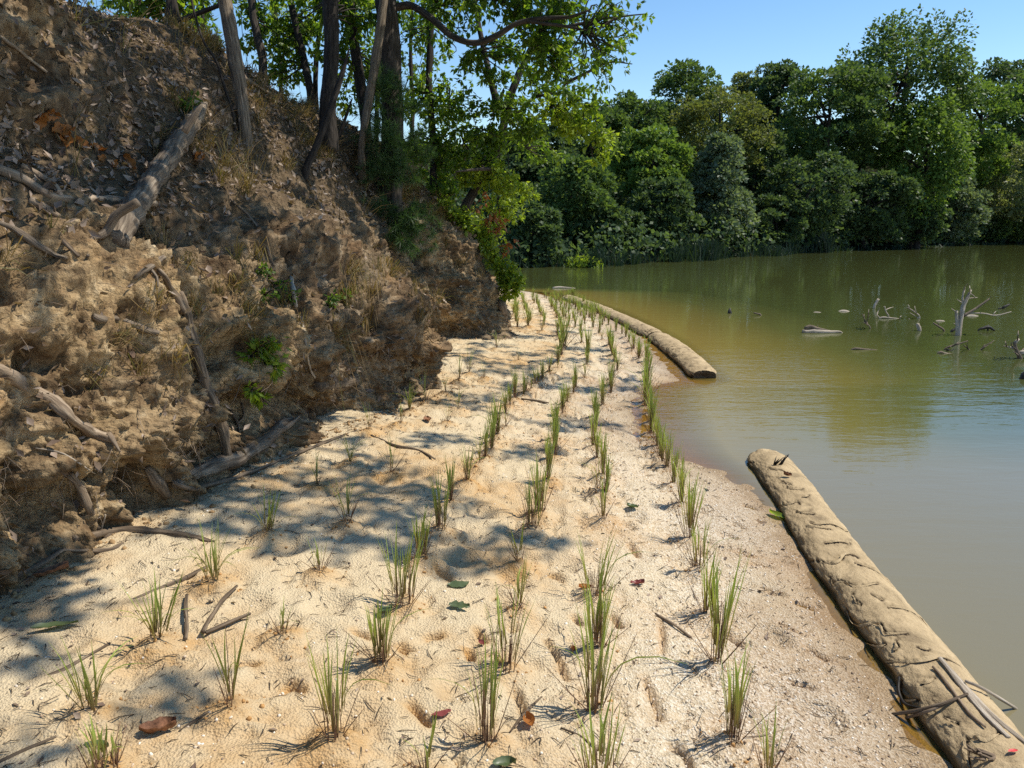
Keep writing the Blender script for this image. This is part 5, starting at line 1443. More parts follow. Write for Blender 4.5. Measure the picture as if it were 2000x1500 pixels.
for k, (pl, tt, ww, lab, zs) in enumerate([([(270, 60), (272, 20), (268, -60)], 10.5, [9, 9, 8], 'slim dark trunk behind the scarp edge', [(240, 25, 30, 25, 14)]),
        ([(548, 165), (545, 90), (538, 20), (536, -60)], 13.0, [9, 9, 8, 8], 'slim trunk between crooked and leaning trunks', [(535, 60, 30, 45, 14)]),
        ([(735, 250), (738, 160), (742, 60), (744, -60)], 13.5, [10, 10, 9, 9], 'slim trunk showing between pale slanted and middle trunks', [(730, 110, 30, 60, 16)]),
        ([(800, 330), (806, 220), (802, 100), (806, -40)], 13.0, [9, 9, 8, 8], 'slim trunk just past the large tree', [(805, 160, 30, 80, 20), (800, 60, 35, 40, 16)]),
        ([(395, 150), (392, 100), (396, 40), (392, -50)], 12.5, [8, 8, 7, 7], 'slim trunk behind the broken grey stump', [(410, 60, 30, 40, 14)])]):
    tx = Tree('oak_tree', lab, 'tree', pl, tt, ww, M['darkbark'], group=G_TREES, nseg=8, seed=60 + k)
    for (zx, zy, rx, ry, zn) in zs:
        tx.zone_px(zx, zy, rx, ry, tt + .4, 0.6, zn, leaf=0.125)
    tx.finish()
sn2 = Tree('dead_tree', 'tall weathered grey dead trunk leaning in front of the crest', 'snag', [(480, 270), (473, 200), (462, 130), (450, 60), (438, 0), (425, -90)], None, [25, 25, 29, 29, 28, 24], M['deadwood'], group=G_SNAGS, nseg=20, ridges=0.2, seed=10)
sn2.finish()
sn6 = Tree('dead_tree', 'pale slanted dead trunk crossing the large tree', 'snag', [(706, 285), (716, 220), (730, 140), (742, 60), (750, 0), (756, -60)], t7 - 0.35, [14, 16, 19, 19, 17, 14], M['deadwood'], group=G_SNAGS, nseg=16, ridges=0.18, seed=11)
sn6.finish()
sn8 = Tree('dead_tree', 'dark broken pole slanting across the slope before the middle trunk', 'snag', [(596, 340), (622, 275), (648, 205), (668, 145), (682, 95)], None, [16, 15, 14, 11, 3], M['darkbark'], group=G_SNAGS, nseg=12, ridges=0.12, lean=0.03, seed=12)
sn8.finish()
sn9 = Tree('dead_tree', 'short thin dark snag beside the slanting broken pole', 'snag', [(654, 295), (668, 250), (688, 192)], None, [9, 8, 3], M['darkbark'], group=G_SNAGS, nseg=8, seed=13)
sn9.finish()
st1 = Tree('dead_tree', 'broken grey stump behind the tall weathered trunk', 'snag', [(434, 195), (428, 130), (420, 72)], 8.9, [18, 18, 14], M['deadwood'], group=G_SNAGS, nseg=14, ridges=0.2, seed=14)
st1.finish()
vine = Tree('sapling', 'bare whip thin stem curving up past the broken stump', 'sapling', [(456, 228), (440, 175), (422, 120), (398, 82), (384, 40), (374, 0), (366, -60)], 7.6, [6, 6, 6, 5, 5, 5, 4], M['darkbark'], group=None, nseg=7, ridges=0, seed=15)
vine.finish()

# unseen boughs, leaf clumps placed to throw the dappled shade on bank and sand
LIT = [(200, 520, 60, 40), (330, 560, 40, 50), (420, 600, 45, 40), (560, 480, 50, 30), (240, 660, 70, 40), (60, 700, 70, 40), (150, 850, 50, 40), (740, 560, 40, 40), (700, 640, 40, 50), (560, 360, 40, 20), (520, 740, 40, 30), (640, 560, 40, 40), (780, 480, 40, 30), (90, 560, 95, 80), (40, 480, 60, 40), (230, 780, 100, 75), (110, 960, 80, 70), (270, 870, 60, 50), (455, 365, 45, 30), (620, 430, 60, 30), (700, 500, 60, 40), (780, 620, 60, 100), (835, 700, 50, 60), (720, 560, 50, 50), (40, 215, 45, 40), (60, 420, 80, 25),
       (470, 520, 40, 60), (500, 640, 50, 40), (150, 440, 60, 30), (30, 820, 40, 40), (660, 790, 60, 35), (950, 480, 50, 50), (900, 430, 60, 45), (985, 540, 50, 60), (370, 860, 40, 40), (200, 1000, 60, 30), (300, 640, 40, 40), (610, 640, 40, 50), (350, 420, 50, 25)]
SHADE = [(560, 1062, 110, 14), (820, 960, 65, 22), (640, 1030, 80, 18), (480, 930, 60, 25), (1130, 830, 60, 8), (400, 960, 75, 45), (520, 1000, 110, 42), (640, 960, 80, 50), (560, 930, 90, 35), (700, 890, 60, 35), (330, 1015, 50, 20), (760, 1010, 60, 25), (930, 1075, 130, 38), (1060, 1060, 60, 28), (860, 1050, 60, 25), (1100, 640, 60, 12), (1130, 690, 80, 20), (1050, 700, 110, 18), (1180, 695, 60, 14),
         (1000, 745, 130, 22), (1130, 760, 90, 16), (900, 790, 90, 22), (1190, 745, 50, 10), (830, 860, 70, 16), (960, 690, 70, 16), (740, 930, 60, 20), (60, 1225, 45, 22), (15, 1330, 35, 40), (50, 1460, 60, 25), (315, 1368, 65, 22), (100, 1185, 40, 10), (880, 985, 60, 16), (1010, 880, 60, 12), (700, 1040, 50, 16), (800, 760, 60, 18), (1060, 660, 70, 12), (990, 650, 50, 14)]

def want_shade(x, y, on_bank, r):
    if on_bank:
        for a, c, ra, rc in LIT:
            if ((x - a) / ra) ** 2 + ((y - c) / rc) ** 2 < (3.2 if a < 400 and c > 430 else 1.5):
                return False
        return r.uniform() < 0.93
    for a, c, ra, rc in SHADE:
        if ((x - a) / ra) ** 2 + ((y - c) / rc) ** 2 < 1:
            return True
    return False

rs = np.random.default_rng(77)
ax1 = unit(np.cross(S, [0, 0, 1.0])); ax2 = np.cross(S, ax1)
clumps = []
grid2 = {}
cand = [(x + rs.uniform(-14, 14), y + rs.uniform(-12, 12)) for y in range(60, 1500, 26) for x in range(-160, 1320, 30)]
rs.shuffle(cand)
for x, y in cand:
    p, n, t = hit(x, y)
    if p is None or t > 16:
        continue
    onb = not (abs(n[2]) > 0.999)
    if not onb and sand_base(p[0], p[1]) <= 0.01:
        continue
    if not want_shade(x, y, onb, rs):
        continue
    q2 = np.array([p @ ax1, p @ ax2])
    sp = 0.27 if onb else 0.17
    key = (int(q2[0] // 0.27), int(q2[1] // 0.27))
    near_ = [c for i in (-1, 0, 1) for j in (-1, 0, 1) for c in grid2.get((key[0] + i, key[1] + j), ())]
    if any(np.linalg.norm(q2 - c) < sp for c in near_):
        continue
    grid2.setdefault(key, []).append(q2)
    zt = (5.8 if onb else 8.0) + 0.8 * math.sin(p[0] * 2.1 + p[1]) + rs.uniform(-.3, .3)
    c = p + S * ((zt - p[2]) / S[2])
    u, v, tt = project(c)
    if -60 < u < 2060 and -60 < v < 1560 and tt > 0:
        continue
    clumps.append((c, onb))
CL = np.array([c for c, _ in clumps]); CB = np.array([b for _, b in clumps])
own = {'mid': mid, 'big': big}
own_of = np.where(CL[:, 1] < 6.6, 0, 1)
for k, tr in ((0, mid), (1, big)):
    q = CL[own_of == k]; qb = CB[own_of == k]
    if not len(q):
        continue
    # boughs from the trunk top towards the leaf masses
    top = P(600, -1100, tm - 2) if k == 0 else P(730, -700, t7 - .6)
    r = np.random.default_rng(99 + k)
    cen = q[r.choice(len(q), 9, replace=False)]
    for _ in range(6):
        a = np.argmin(((q[:, None] - cen[None]) ** 2).sum(2), 1)
        cen = np.array([q[a == j].mean(0) if (a == j).any() else cen[j] for j in range(9)])
    a = np.argmin(((q[:, None] - cen[None]) ** 2).sum(2), 1)
    for j in range(9):
        m_ = top * 0.45 + cen[j] * 0.55 + np.array([0, 0, 0.7])
        tr.limb([top, m_, cen[j]], [0.06, 0.045, 0.02], False)
        for c in q[a == j][::3]:
            tr.twigs.append(dict(pts=np.array([cen[j], (cen[j] + c) / 2 + [0, 0, .1], c]), radii=[.014, .009, .004], nseg=5, step=0.2))
    pos, d, nm, sz = [], [], [], []
    for c, ob in zip(q, qb):
        n = 100 if ob else 30
        rr_ = 0.20 if ob else 0.18
        o = rdir(n, r) * rr_ * r.uniform(0.1, 1, (n, 1)) ** 0.5
        pos.append(c + o); dd = rdir(n, r); dd[:, 2] -= 0.3
        d.append(dd); nm.append(np.array([0.3, 0, 1.0]) + 0.6 * r.normal(size=(n, 3))); sz.append(0.135 * r.uniform(0.7, 1.2, n))
    tr.leaves(np.concatenate(pos), np.concatenate(d), np.concatenate(nm), np.concatenate(sz))
for tr in (big, fork, back, mid, s_back, t3, t4, t4b, t1, t1b):
    tr.finish()

# ------------------------------------------------------------------ young pine and shrubs on the bank
def pine(label, pix, t, branches, seed):
    r = np.random.default_rng(seed)
    base = P(pix[0][0], pix[0][1], t)
    root = empty('pine_sapling', base, label, 'pine', None)
    pts = [P(x, y, t) for x, y in pix]
    obj('trunk', tubes_mesh('trunk', [dict(pts=np.array(pts), radii=[0.03, 0.022, 0.008][:len(pts)] if len(pts) == 3 else [0.02] * len(pts), nseg=8, step=0.1)], M['darkbark'], True, base), root)
    pos, d, nm = [], [], []
    tw = []
    for (x0, y0, x1, y1, dt) in branches:
        a, e = P(x0, y0, t), P(x1, y1, t + dt)
        tw.append(dict(pts=np.array([a, (a + e) / 2 + [0, 0, .04], e]), radii=[.01, .007, .003], nseg=5, step=0.1))
        for k in range(17):
            u = r.uniform(0.15, 1.0)
            c = a * (1 - u) + e * u + r.normal(size=3) * 0.07
            m = 46
            v = rdir(m, r) + unit(e - a) * 0.7 + np.array([0, 0, -0.15])
            pos.append(np.repeat(c[None], m, 0)); d.append(v); nm.append(rdir(m, r))
    obj('twigs', tubes_mesh('twigs', tw, M['darkbark'], True, base), root, kind='stuff')
    needle = np.array([[-0.011, 0, 0], [0.011, 0, 0], [0, 1, 0]])
    V, F = leaves_geo(np.concatenate(pos), np.concatenate(d), np.concatenate(nm), r.uniform(0.10, 0.17, sum(len(p) for p in pos)), needle, np.array([[0, 1, 2]]), 1.6)
    obj('needles', mesh_np('needles', V - base, F, M['needle']), root)
tp_ = hit(778, 400)[2] - 0.35
pine('young pine with soft dark needles in front of the large tree', [(768, 420), (764, 300), (752, 170)], tp_,
     [(764, 300, 700, 270, 0), (764, 290, 830, 260, -.2), (762, 250, 712, 215, .2), (760, 240, 815, 205, 0), (766, 330, 720, 330, -.2), (766, 330, 835, 300, -.1), (757, 200, 730, 168, 0), (756, 200, 790, 165, 0), (766, 350, 805, 340, -.3), (764, 280, 760, 240, -.4), (765, 310, 775, 270, -.3), (752, 175, 748, 140, 0), (768, 360, 730, 300, -.3), (764, 260, 740, 250, -.4), (768, 350, 790, 300, -.3)], 1)
pine('lower pine bough spreading over the bank nose hollow', [(768, 430), (775, 410), (790, 395)], tp_ - 0.05,
     [(770, 420, 850, 405, -.2), (770, 425, 815, 440, -.3), (770, 425, 790, 470, -.4), (775, 425, 835, 430, -.4), (770, 430, 770, 480, -.3), (780, 440, 800, 500, -.4), (770, 415, 745, 400, -.2), (780, 420, 830, 460, -.3)], 2)

def shrub(name, label, pixs, t_off, leaf, n, matname, rpx=26, seed=0, twig=True, per=6, stemmat='darkbark', droop=.3):
    """low leafy plant growing from the bank at the listed pixels"""
    r = np.random.default_rng(seed)
    p0, n0, t0 = hit(*pixs[0])
    if p0 is None or t0 > 13:
        p0 = P(*pixs[0], 11.3)
    root = empty(name, p0, label, 'shrub', None)
    tw, tips, td = [], [], []
    for (x, y) in pixs:
        p, nn, t = hit(x, y)
        if p is None or t > 13:
            p, nn, t = P(x, y, 11.3), np.array([0.6, -0.5, .6]), 11.3
        for k in range(max(1, n // len(pixs))):
            e = p + nn * r.uniform(0.02, t_off) + rdir(1, r)[0] * rpx * t / FOC * r.uniform(0.2, 1)
            if k % 3 == 0:
                tw.append(dict(pts=np.array([p - nn * 0.03, (p + e) / 2 + [0, 0, .03], e]), radii=[.006, .005, .002], nseg=5, step=0.08))
            tips.append(e); td.append(e - p)
    obj('stems', tubes_mesh('stems', tw, M[stemmat], True, p0), root, kind='stuff')
    V, F = leaves_geo(*rosettes(np.array(tips), np.array(td), r, leaf, per, droop))
    obj('foliage', mesh_np('foliage', V - p0, F, M[matname]), root)
shrub('leafy_vine', 'bright green vine trailing down the sunlit edge of the bank end', [(862, 405), (880, 418), (895, 432), (910, 448), (925, 462), (938, 478), (950, 495), (962, 512), (972, 530), (980, 548), (985, 560), (900, 425), (940, 468)], 0.22, 0.085, 260, 'limeleaf', 22, 1)
shrub('leafy_bush', 'green bush at the water end of the bank', [(990, 540), (995, 555), (1002, 568), (985, 575)], 0.25, 0.08, 110, 'limeleaf', 18, 2)
shrub('dead_bough', 'bough of hanging reddish brown dead leaves at the bank end', [(905, 400), (925, 408), (950, 440), (975, 480), (985, 500), (960, 455), (1045, 400), (1052, 440)], 0.35, 0.11, 66, 'rustdead', 18, 3, droop=0.9) if 'rustdead' in M else shrub('dead_bough', 'bough of hanging reddish brown dead leaves at the bank end', [(925, 408), (950, 440), (985, 490), (960, 455)], 0.35, 0.09, 26, 'rustleaf', 16, 3, droop=0.9)
shrub('green_sprig', 'green leafy sprig growing from the shaded lower bank', [(505, 690), (520, 710), (535, 725), (488, 705)], 0.18, 0.075, 36, 'limeleaf', 18, 4)
shrub('green_sprig', 'small bright sprig under the larger leafy sprig', [(497, 755), (505, 765)], 0.12, 0.07, 10, 'limeleaf', 10, 5)
shrub('green_sprig', 'sparse small leaved plant above the hollow near the pale stub', [(512, 525), (525, 545), (560, 590), (540, 560), (515, 580)], 0.12, 0.05, 26, 'oakleaf', 22, 6)
shrub('green_sprig', 'fern like green plant on the bank nose', [(655, 590), (675, 580), (690, 572), (640, 600)], 0.12, 0.055, 26, 'oakleaf', 14, 7)
shrub('green_sprig', 'dark green seedling in leaf litter above the snag top', [(350, 205), (362, 212), (372, 200)], 0.12, 0.06, 20, 'oakleaf', 14, 8)

# ------------------------------------------------------------------ litter, dry grass, rootlets, clods, grit
def scatter_bank(n, wfun, seed):
    r = np.random.default_rng(seed)
    u, v, t = project(BV)
    vis = (u > -250) & (u < 1100) & (v > -200) & (v < 1200) & (t > 1)
    area = np.clip(t, 2, 14)
    w = wfun(BV, BLIT, BGN) * vis
    w = w / w.sum()
    i = r.choice(len(BV), n, p=w)
    return BV[i] + r.normal(size=(n, 3)) * 0.012, BGN[i], r
pos, nn, r = scatter_bank(16000, lambda V, l, n: (l ** 1.2 + 0.10) * (0.4 + np.clip(fbm(V * 1.3, 2, 5) + .4, 0, 1)), 1)
tg_ = np.cross(nn, rdir(len(pos), r))
V, F = leaves_geo(pos + nn * 0.012, tg_ + 0.25 * nn, nn + 0.55 * r.normal(size=nn.shape), r.uniform(0.03, 0.085, len(pos)), LITTER, LEAF5_F, r.uniform(0.25, 1.0, (len(pos), 1, 1)))
obj('leaf_litter', mesh_np('leaf_litter', V, F, M['litter']), None, 'grey brown dead leaves littering the upper bank slope', 'leaf litter', None, 'stuff')
# tufts of dry and half green grass
def tufts(n_t, per, Lr, wfun, seed, name, label, matname, hang=0.0):
    pos, nn, r = scatter_bank(n_t, wfun, seed)
    P0 = np.repeat(pos, per, 0) + r.normal(size=(n_t * per, 3)) * 0.03
    N0 = np.repeat(nn, per, 0)
    d = N0 * 0.5 + np.array([0, 0, 0.7]) + 0.45 * r.normal(size=(n_t * per, 3))
    d /= np.linalg.norm(d, axis=1)[:, None]
    L = r.uniform(*Lr, n_t * per)[:, None]
    tip = P0 + d * L * 0.75 + np.array([0, 0, -1]) * L * (0.15 + hang * r.uniform(0.2, 1, (n_t * per, 1))) + N0 * L * 0.2
    midp = P0 + d * L * 0.5
    side = np.cross(d, rdir(n_t * per, r)); side /= np.linalg.norm(side, axis=1)[:, None]
    w = 0.0028
    V = np.stack([P0 - side * w, P0 + side * w, midp + side * w * .8, midp - side * w * .8, tip], 1).reshape(-1, 3)
    k = np.arange(n_t * per) * 5
    Fq = np.stack([k, k + 1, k + 2, k + 3], -1); Ft = np.stack([k + 3, k + 2, k + 4], -1)
    obj(name, mesh_np(name, V, [Fq, Ft], M[matname]), None, label, 'grass', None, 'stuff')
crest = lambda V, l, n: np.clip(fbm(V * 0.9 + 4, 2, 8) + 0.12, 0, 1) ** 1.5 * (0.25 + l) * (V[:, 2] > 1.1)
tufts(420, 34, (0.10, 0.30), crest, 2, 'dry_grass', 'tan and olive dry grass tufts over the bank slope', 'drygrass', 0.3)
hangw = lambda V, l, n: (np.exp(-((V[:, 0] + 1.25) ** 2 + (V[:, 1] - 6.9) ** 2) / 0.22) * ((V[:, 2] > 0.9) & (V[:, 2] < 1.7)) + 0.03 * (np.abs(V[:, 2] - 1.8) < 0.25))
tufts(13, 34, (0.2, 0.45), hangw, 3, 'hanging_grass', 'brown dead grass hanging down the bank face', 'drygrass', 1.6)
tallw = lambda V, l, n: l * (V[:, 2] > 1.9) * np.clip(fbm(V * 1.2, 2, 9), 0, 1)
tufts(60, 9, (0.35, 0.75), tallw, 4, 'straw_stalks', 'thin upright straw stalks on the bank slope', 'drygrass', 0.05)
# rootlets dangling from the undercut
pos, nn, r = scatter_bank(1500, lambda V, l, n: (1 - l) * np.exp(-((V[:, 2] - 0.75) / 0.25) ** 2) + 0.16 * (1 - l), 6)
tl = []
for p, n in zip(pos, nn):
    L = 0.03 + 0.22 * r.uniform() ** 2.2; a = n * 0.35 + np.array([0, 0, -0.8]) + r.normal(size=3) * 0.55
    tl.append(dict(pts=np.array([p - n * .01, p + unit(a) * L * .5 + n * .02, p + unit(a) * L + r.normal(size=3) * .02]), radii=[.0026, .002, .001], nseg=3, step=0.06, cap=False))
obj('rootlets', tubes_mesh('rootlets', tl, M['root']), None, 'fine pale rootlets dangling from the eroded face', 'roots', None, 'stuff')
# clods fallen at the foot, twigs and grit on the sand
ico = np.array([[0, 0, 1], [.89, 0, .45], [.28, .85, .45], [-.72, .53, .45], [-.72, -.53, .45], [.28, -.85, .45], [.72, .53, -.45], [-.28, .85, -.45], [-.89, 0, -.45], [-.28, -.85, -.45], [.72, -.53, -.45], [0, 0, -1]])
icf = np.array([[0, 1, 2], [0, 2, 3], [0, 3, 4], [0, 4, 5], [0, 5, 1], [1, 6, 2], [2, 6, 7], [2, 7, 3], [3, 7, 8], [3, 8, 4], [4, 8, 9], [4, 9, 5], [5, 9, 10], [5, 10, 1], [1, 10, 6], [6, 11, 7], [7, 11, 8], [8, 11, 9], [9, 11, 10], [10, 11, 6]])
def lumps(name, label, cat, pos, size, mat, seed):
    r = np.random.default_rng(seed)
    n = len(pos)
    sh = ico[None] * (1 + 0.35 * r.uniform(-1, 1, (n, 12, 1))) * r.uniform(0.6, 1.25, (n, 1, 3))
    V = pos[:, None] + sh * size[:, None, None]
    F = icf[None] + (np.arange(n) * 12)[:, None, None]
    obj(name, mesh_np(name, V.reshape(-1, 3), F.reshape(-1, 3), mat), None, label, cat, None, 'stuff')
r = np.random.default_rng(8)
n = 1100
y = r.uniform(2.4, 12, n); x = np.interp(y, FOOT_Y, FOOT_X) + np.abs(r.normal(size=n)) * 0.13 - 0.02
z = sand_full(x, y)[0]
lumps('earth_clods', 'crumbs of fallen ochre earth along the bank foot', 'clods', np.stack([x, y, z], -1), 0.004 + 0.016 * r.uniform(0, 1, n) ** 3, M['earthclod'], 1)
cp, cs_ = [], []
for (q, h, look, row, k) in PLUGS:
    if row is None or q[1] > 9:
        continue
    m = int(r.integers(14, 34)); a = r.uniform(0, 6.283, m); rr0 = np.abs(r.normal(size=m)) * 0.07 + 0.02
    cp.append(np.stack([q[0] + rr0 * np.cos(a), q[1] + rr0 * np.sin(a)], -1)); cs_.append(0.002 + 0.008 * r.uniform(0, 1, m) ** 2.5)
cp = np.concatenate(cp); cs_ = np.concatenate(cs_)
cz = sand_full(cp[:, 0].copy(), cp[:, 1].copy())[0]
lumps('soil_crumbs', 'orange soil crumbs heaped round the planted grass clumps', 'soil', np.column_stack([cp, cz + 0.001]), cs_, plain_mat('orange_soil', (0.38, 0.21, 0.08), 0.45, 40), 5)
n = 6500
y = 2.0 + 6.5 * r.uniform(0, 1, n) ** 1.6; x = xw(y) - np.abs(r.normal(size=n)) * 0.75 - 0.02
x = np.where(r.uniform(size=n) < 0.25, r.uniform(-1.9, 1.4, n), x)
z = sand_full(x, y)[0]
b_ = NB('grit')
_g = b_.n('ShaderNodeNewGeometry').outputs['Random Per Island']
M['grit'] = b_.done(b_.bsdf(b_.ramp(_g, [(0.0, (0.20, 0.14, 0.10)), (0.25, (0.45, 0.32, 0.20)), (0.6, (0.60, 0.49, 0.36)), (1.0, (0.78, 0.72, 0.62))]), 0.85))
lumps('gravel', 'pale grit and small pebbles on the beach', 'gravel', np.stack([x, y, z], -1), r.uniform(0.0025, 0.007, n), M['grit'], 2)
n = 2800
y = 2.1 + 10 * r.uniform(0, 1, n) ** 1.5; x = r.uniform(0, 1, n)
x = np.interp(y, FOOT_Y, FOOT_X) + (xw(y) - np.interp(y, FOOT_Y, FOOT_X)) * x ** 1.5
z = sand_full(x, y)[0]
tl = []
for a, b, c in zip(x, y, z):
    L = r.uniform(0.012, 0.075) * (1.4 if r.uniform() < .15 else 1); an = r.uniform(0, 6.28); dv = np.array([math.cos(an), math.sin(an), r.uniform(-.05, .2)]) * L
    p = np.array([a, b, c + 0.003])
    tl.append(dict(pts=np.array([p - dv / 2, p + [0, 0, .004], p + dv / 2 + r.normal(size=3) * .006]), radii=[.0012, .0022, .001], nseg=3, step=0.05, cap=False))
obj('twig_debris', tubes_mesh('twig_debris', tl, M['driftwood']), None, 'tiny twigs and plant bits scattered over the sand', 'debris', None, 'stuff')
n = 900
y = 2.1 + 9 * r.uniform(0, 1, n) ** 1.4; x = np.interp(y, FOOT_Y, FOOT_X) + (xw(y) - np.interp(y, FOOT_Y, FOOT_X)) * r.uniform(0, 1, n) ** 1.3
z = sand_full(x, y)[0]
dd = rdir(n, r); dd[:, 2] *= 0.15
V, F = leaves_geo(np.stack([x, y, z + .004], -1), dd, np.array([0, 0, 1.0]) + .35 * r.normal(size=(n, 3)), r.uniform(0.012, 0.04, n), LITTER, LEAF5_F, r.uniform(0.3, 1, (n, 1, 1)))
obj('leaf_bits', mesh_np('leaf_bits', V, F, M['litter']), None, 'small dead leaf scraps scattered over the sand', 'leaf scraps', None, 'stuff')
# ------------------------------------------------------------------ the far shore
def far_leaf(name, cols, transl=0.3, g=0.3):
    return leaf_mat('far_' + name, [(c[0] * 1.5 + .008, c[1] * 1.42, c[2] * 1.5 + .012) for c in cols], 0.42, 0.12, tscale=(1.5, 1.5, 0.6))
FM = {
 'green': far_leaf('green', [(0.045, 0.085, 0.022), (0.06, 0.11, 0.028), (0.08, 0.135, 0.035)]),
 'bright': far_leaf('bright', [(0.06, 0.115, 0.02), (0.085, 0.15, 0.028), (0.115, 0.18, 0.035)]),
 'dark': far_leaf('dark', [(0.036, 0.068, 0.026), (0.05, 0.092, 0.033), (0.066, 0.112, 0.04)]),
 'olive': far_leaf('olive', [(0.07, 0.095, 0.025), (0.09, 0.12, 0.03), (0.115, 0.135, 0.04)]),
 'silver': far_leaf('silver', [(0.065, 0.105, 0.055), (0.09, 0.135, 0.075), (0.13, 0.175, 0.11)], 0.2, 0.5),
 'pale': far_leaf('pale', [(0.09, 0.125, 0.05), (0.12, 0.155, 0.065), (0.15, 0.18, 0.085)]),
}
G_FAR = 'trees along the far shore'

def far_tree(label, px, ptop, pbot, hw, t, kind, seed, n=9000, shape='round', leaf=0.24, ncl=70, name='shore_tree', trunkpix=None):
    n = int(n * 1.08); leaf *= 0.93; ncl = int(ncl * 1.3)
    """crown given by its outline in the photograph (centre px, top, bottom, half width) at depth t"""
    r = np.random.default_rng(7000 + seed)
    top, bot = P(px, ptop, t), P(px, pbot, t)
    a = hw * t / FOC
    H = top[2] - bot[2]
    c = (top + bot) / 2
    c[1] = t
    gz_ = float(hill_z(np.array([c[0]]), np.array([c[1]]))[0])
    base = np.array([c[0], c[1], min(gz_, bot[2] + 0.5)])
    root = empty(name, base, label, 'tree', G_FAR)
    # clump centres fill the crown, denser toward its skin
    d = rdir(ncl, r)
    rad_ = r.uniform(0.35, 1, (ncl, 1)) ** 0.45
    if shape == 'cone':
        zz = r.uniform(-1, 1, ncl); wz = (1 - (zz + 1) / 2) ** 0.7 * 0.95 + 0.12
        an = r.uniform(0, 6.283, ncl); q = r.uniform(0.4, 1, ncl) ** 0.5
        cc = np.stack([np.cos(an) * wz * q, np.sin(an) * wz * q, zz], -1)
    else:
        d = d / (np.abs(d) ** 2.8).sum(1)[:, None] ** (1 / 2.8)
        cc = d * rad_ * np.array([0.93, 0.93, 0.97])
        if shape == 'dome':
            cc[:, 2] = np.where(cc[:, 2] < 0, cc[:, 2] * 1.0, cc[:, 2])
            cc[:, :2] *= (1.0 + 0.12 * (cc[:, 2:3] < 0))
    cs = r.uniform(0.13, 0.24, ncl) * (a + H / 2) / 2 * (1.0 if shape != 'plume' else 1.1)
    inset = 0.86
    cen = c + cc * np.array([a * inset, min(a, 4.5) * inset, H / 2 * inset])
    per = np.maximum(20, (n * cs ** 2 / (cs ** 2).sum())).astype(int)
    idx = np.repeat(np.arange(ncl), per)
    m = len(idx)
    ld = rdir(m, r)
    ld[:, 2] = np.where(ld[:, 2] < -0.35, -ld[:, 2], ld[:, 2])
    rr_ = r.uniform(0.2, 1, (m, 1)) ** 0.4
    flat = np.array([1.15, 1.15, 0.72]) if shape != 'plume' else np.array([0.75, 0.75, 1.15])
    pos = cen[idx] + ld * rr_ * cs[idx][:, None] * flat
    if shape == 'plume':
        pos[:, 2] -= 0.45 * cs[idx] * (np.linalg.norm(ld[:, :2], axis=1)) ** 2
    dirs = ld + 0.6 * rdir(m, r) + np.array([0, 0, -0.5 if shape in ('plume',) else -0.15])
    nm = ld * 0.8 + np.array([0, 0, 0.55]) + 0.6 * r.normal(size=(m, 3))
    V, F = leaves_geo(pos - base, dirs, nm, leaf * r.uniform(0.6, 1.3, m), LEAF4, LEAF4_F, 1.15)
    obj('crown', mesh_np('crown', V, F, FM[kind]), root)
    # trunk and boughs
    if trunkpix:
        pts = [P(x, y, t) for x, y in trunkpix]
        rad0 = 0.22
    else:
        pts = [np.array([0, 0, -0.6]) + base, base * 0.5 + c * 0.5 + np.array([r.uniform(-.3, .3), 0, 0]), c + np.array([0, 0, H * 0.25])]
        rad0 = 0.02 * (top[2] - base[2]) + 0.05
    tl = [dict(pts=np.array(pts), radii=[rad0] + [rad0 * .7] * (len(pts) - 2) + [rad0 * 0.25], nseg=8, step=0.6, rough=0.1, rscale=1.5)]
    trunk_ = obj('trunk', tubes_mesh('trunk', tl, M['darkbark'], True, base), root)
    bl = []
    for k in r.choice(ncl, min(9, ncl), replace=False):
        s0 = np.array(pts[1]) * r.uniform(.2, .8) + np.array(pts[-1]) * 0
        u = r.uniform(0.3, 0.95); s0 = np.array(pts[-2]) * (1 - u) + np.array(pts[-1]) * u
        bl.append(dict(pts=np.array([s0, (s0 + cen[k]) / 2 + [0, 0, .2], cen[k]]), radii=[rad0 * .35, rad0 * .25, .02], nseg=5, step=0.8))
    for q_ in bl:
        obj('limb', tubes_mesh('limb', [q_], M['darkbark'], True, base), trunk_)

FT = far_tree
FT('tallest tree on the far shore with drooping plumes of mid green leaves', 1725, 52, 330, 135, 52, 'green', 1, 17000, 'plume', 0.26, 120)
FT('yellow green tree with hanging plumes just below the tallest tree', 1775, 195, 440, 88, 48.5, 'bright', 2, 12000, 'plume', 0.24, 80)
FT('broad mid green tree on the tallest tree shoulder', 1590, 128, 400, 105, 49, 'green', 3, 14000, 'round', 0.25, 90)
FT('dark small leaved tree behind the broad mid green tree', 1495, 116, 330, 52, 56, 'dark', 4, 9000, 'round', 0.24, 60)
FT('small light tree top peeking beside the dark small leaved tree', 1437, 148, 300, 34, 60, 'pale', 5, 5000, 'round', 0.25, 36)
FT('tall round topped green tree behind the olive dome', 1325, 126, 330, 76, 54, 'green', 6, 12000, 'dome', 0.24, 80)
FT('olive rounded dome shaped tree, evenly leaved', 1385, 178, 360, 96, 46, 'olive', 7, 14000, 'dome', 0.19, 110)
FT('silvery blue green cone shaped tree by the water', 1392, 262, 478, 76, 39.5, 'silver', 8, 12000, 'cone', 0.21, 90)
FT('medium green tree topping the hazy end of the far wood', 1225, 185, 380, 72, 47, 'green', 9, 10000, 'round', 0.24, 70)
FT('soft green tree behind the overhanging boughs', 1150, 198, 400, 70, 45, 'green', 10, 10000, 'round', 0.24, 66)
FT('green tree at the far end of the wood, mostly screened by boughs', 1065, 225, 420, 70, 43, 'dark', 11, 9000, 'round', 0.24, 60)
FT('light green spreading tree in the middle of the far wood', 1262, 248, 420, 82, 40, 'bright', 12, 11000, 'round', 0.22, 76)
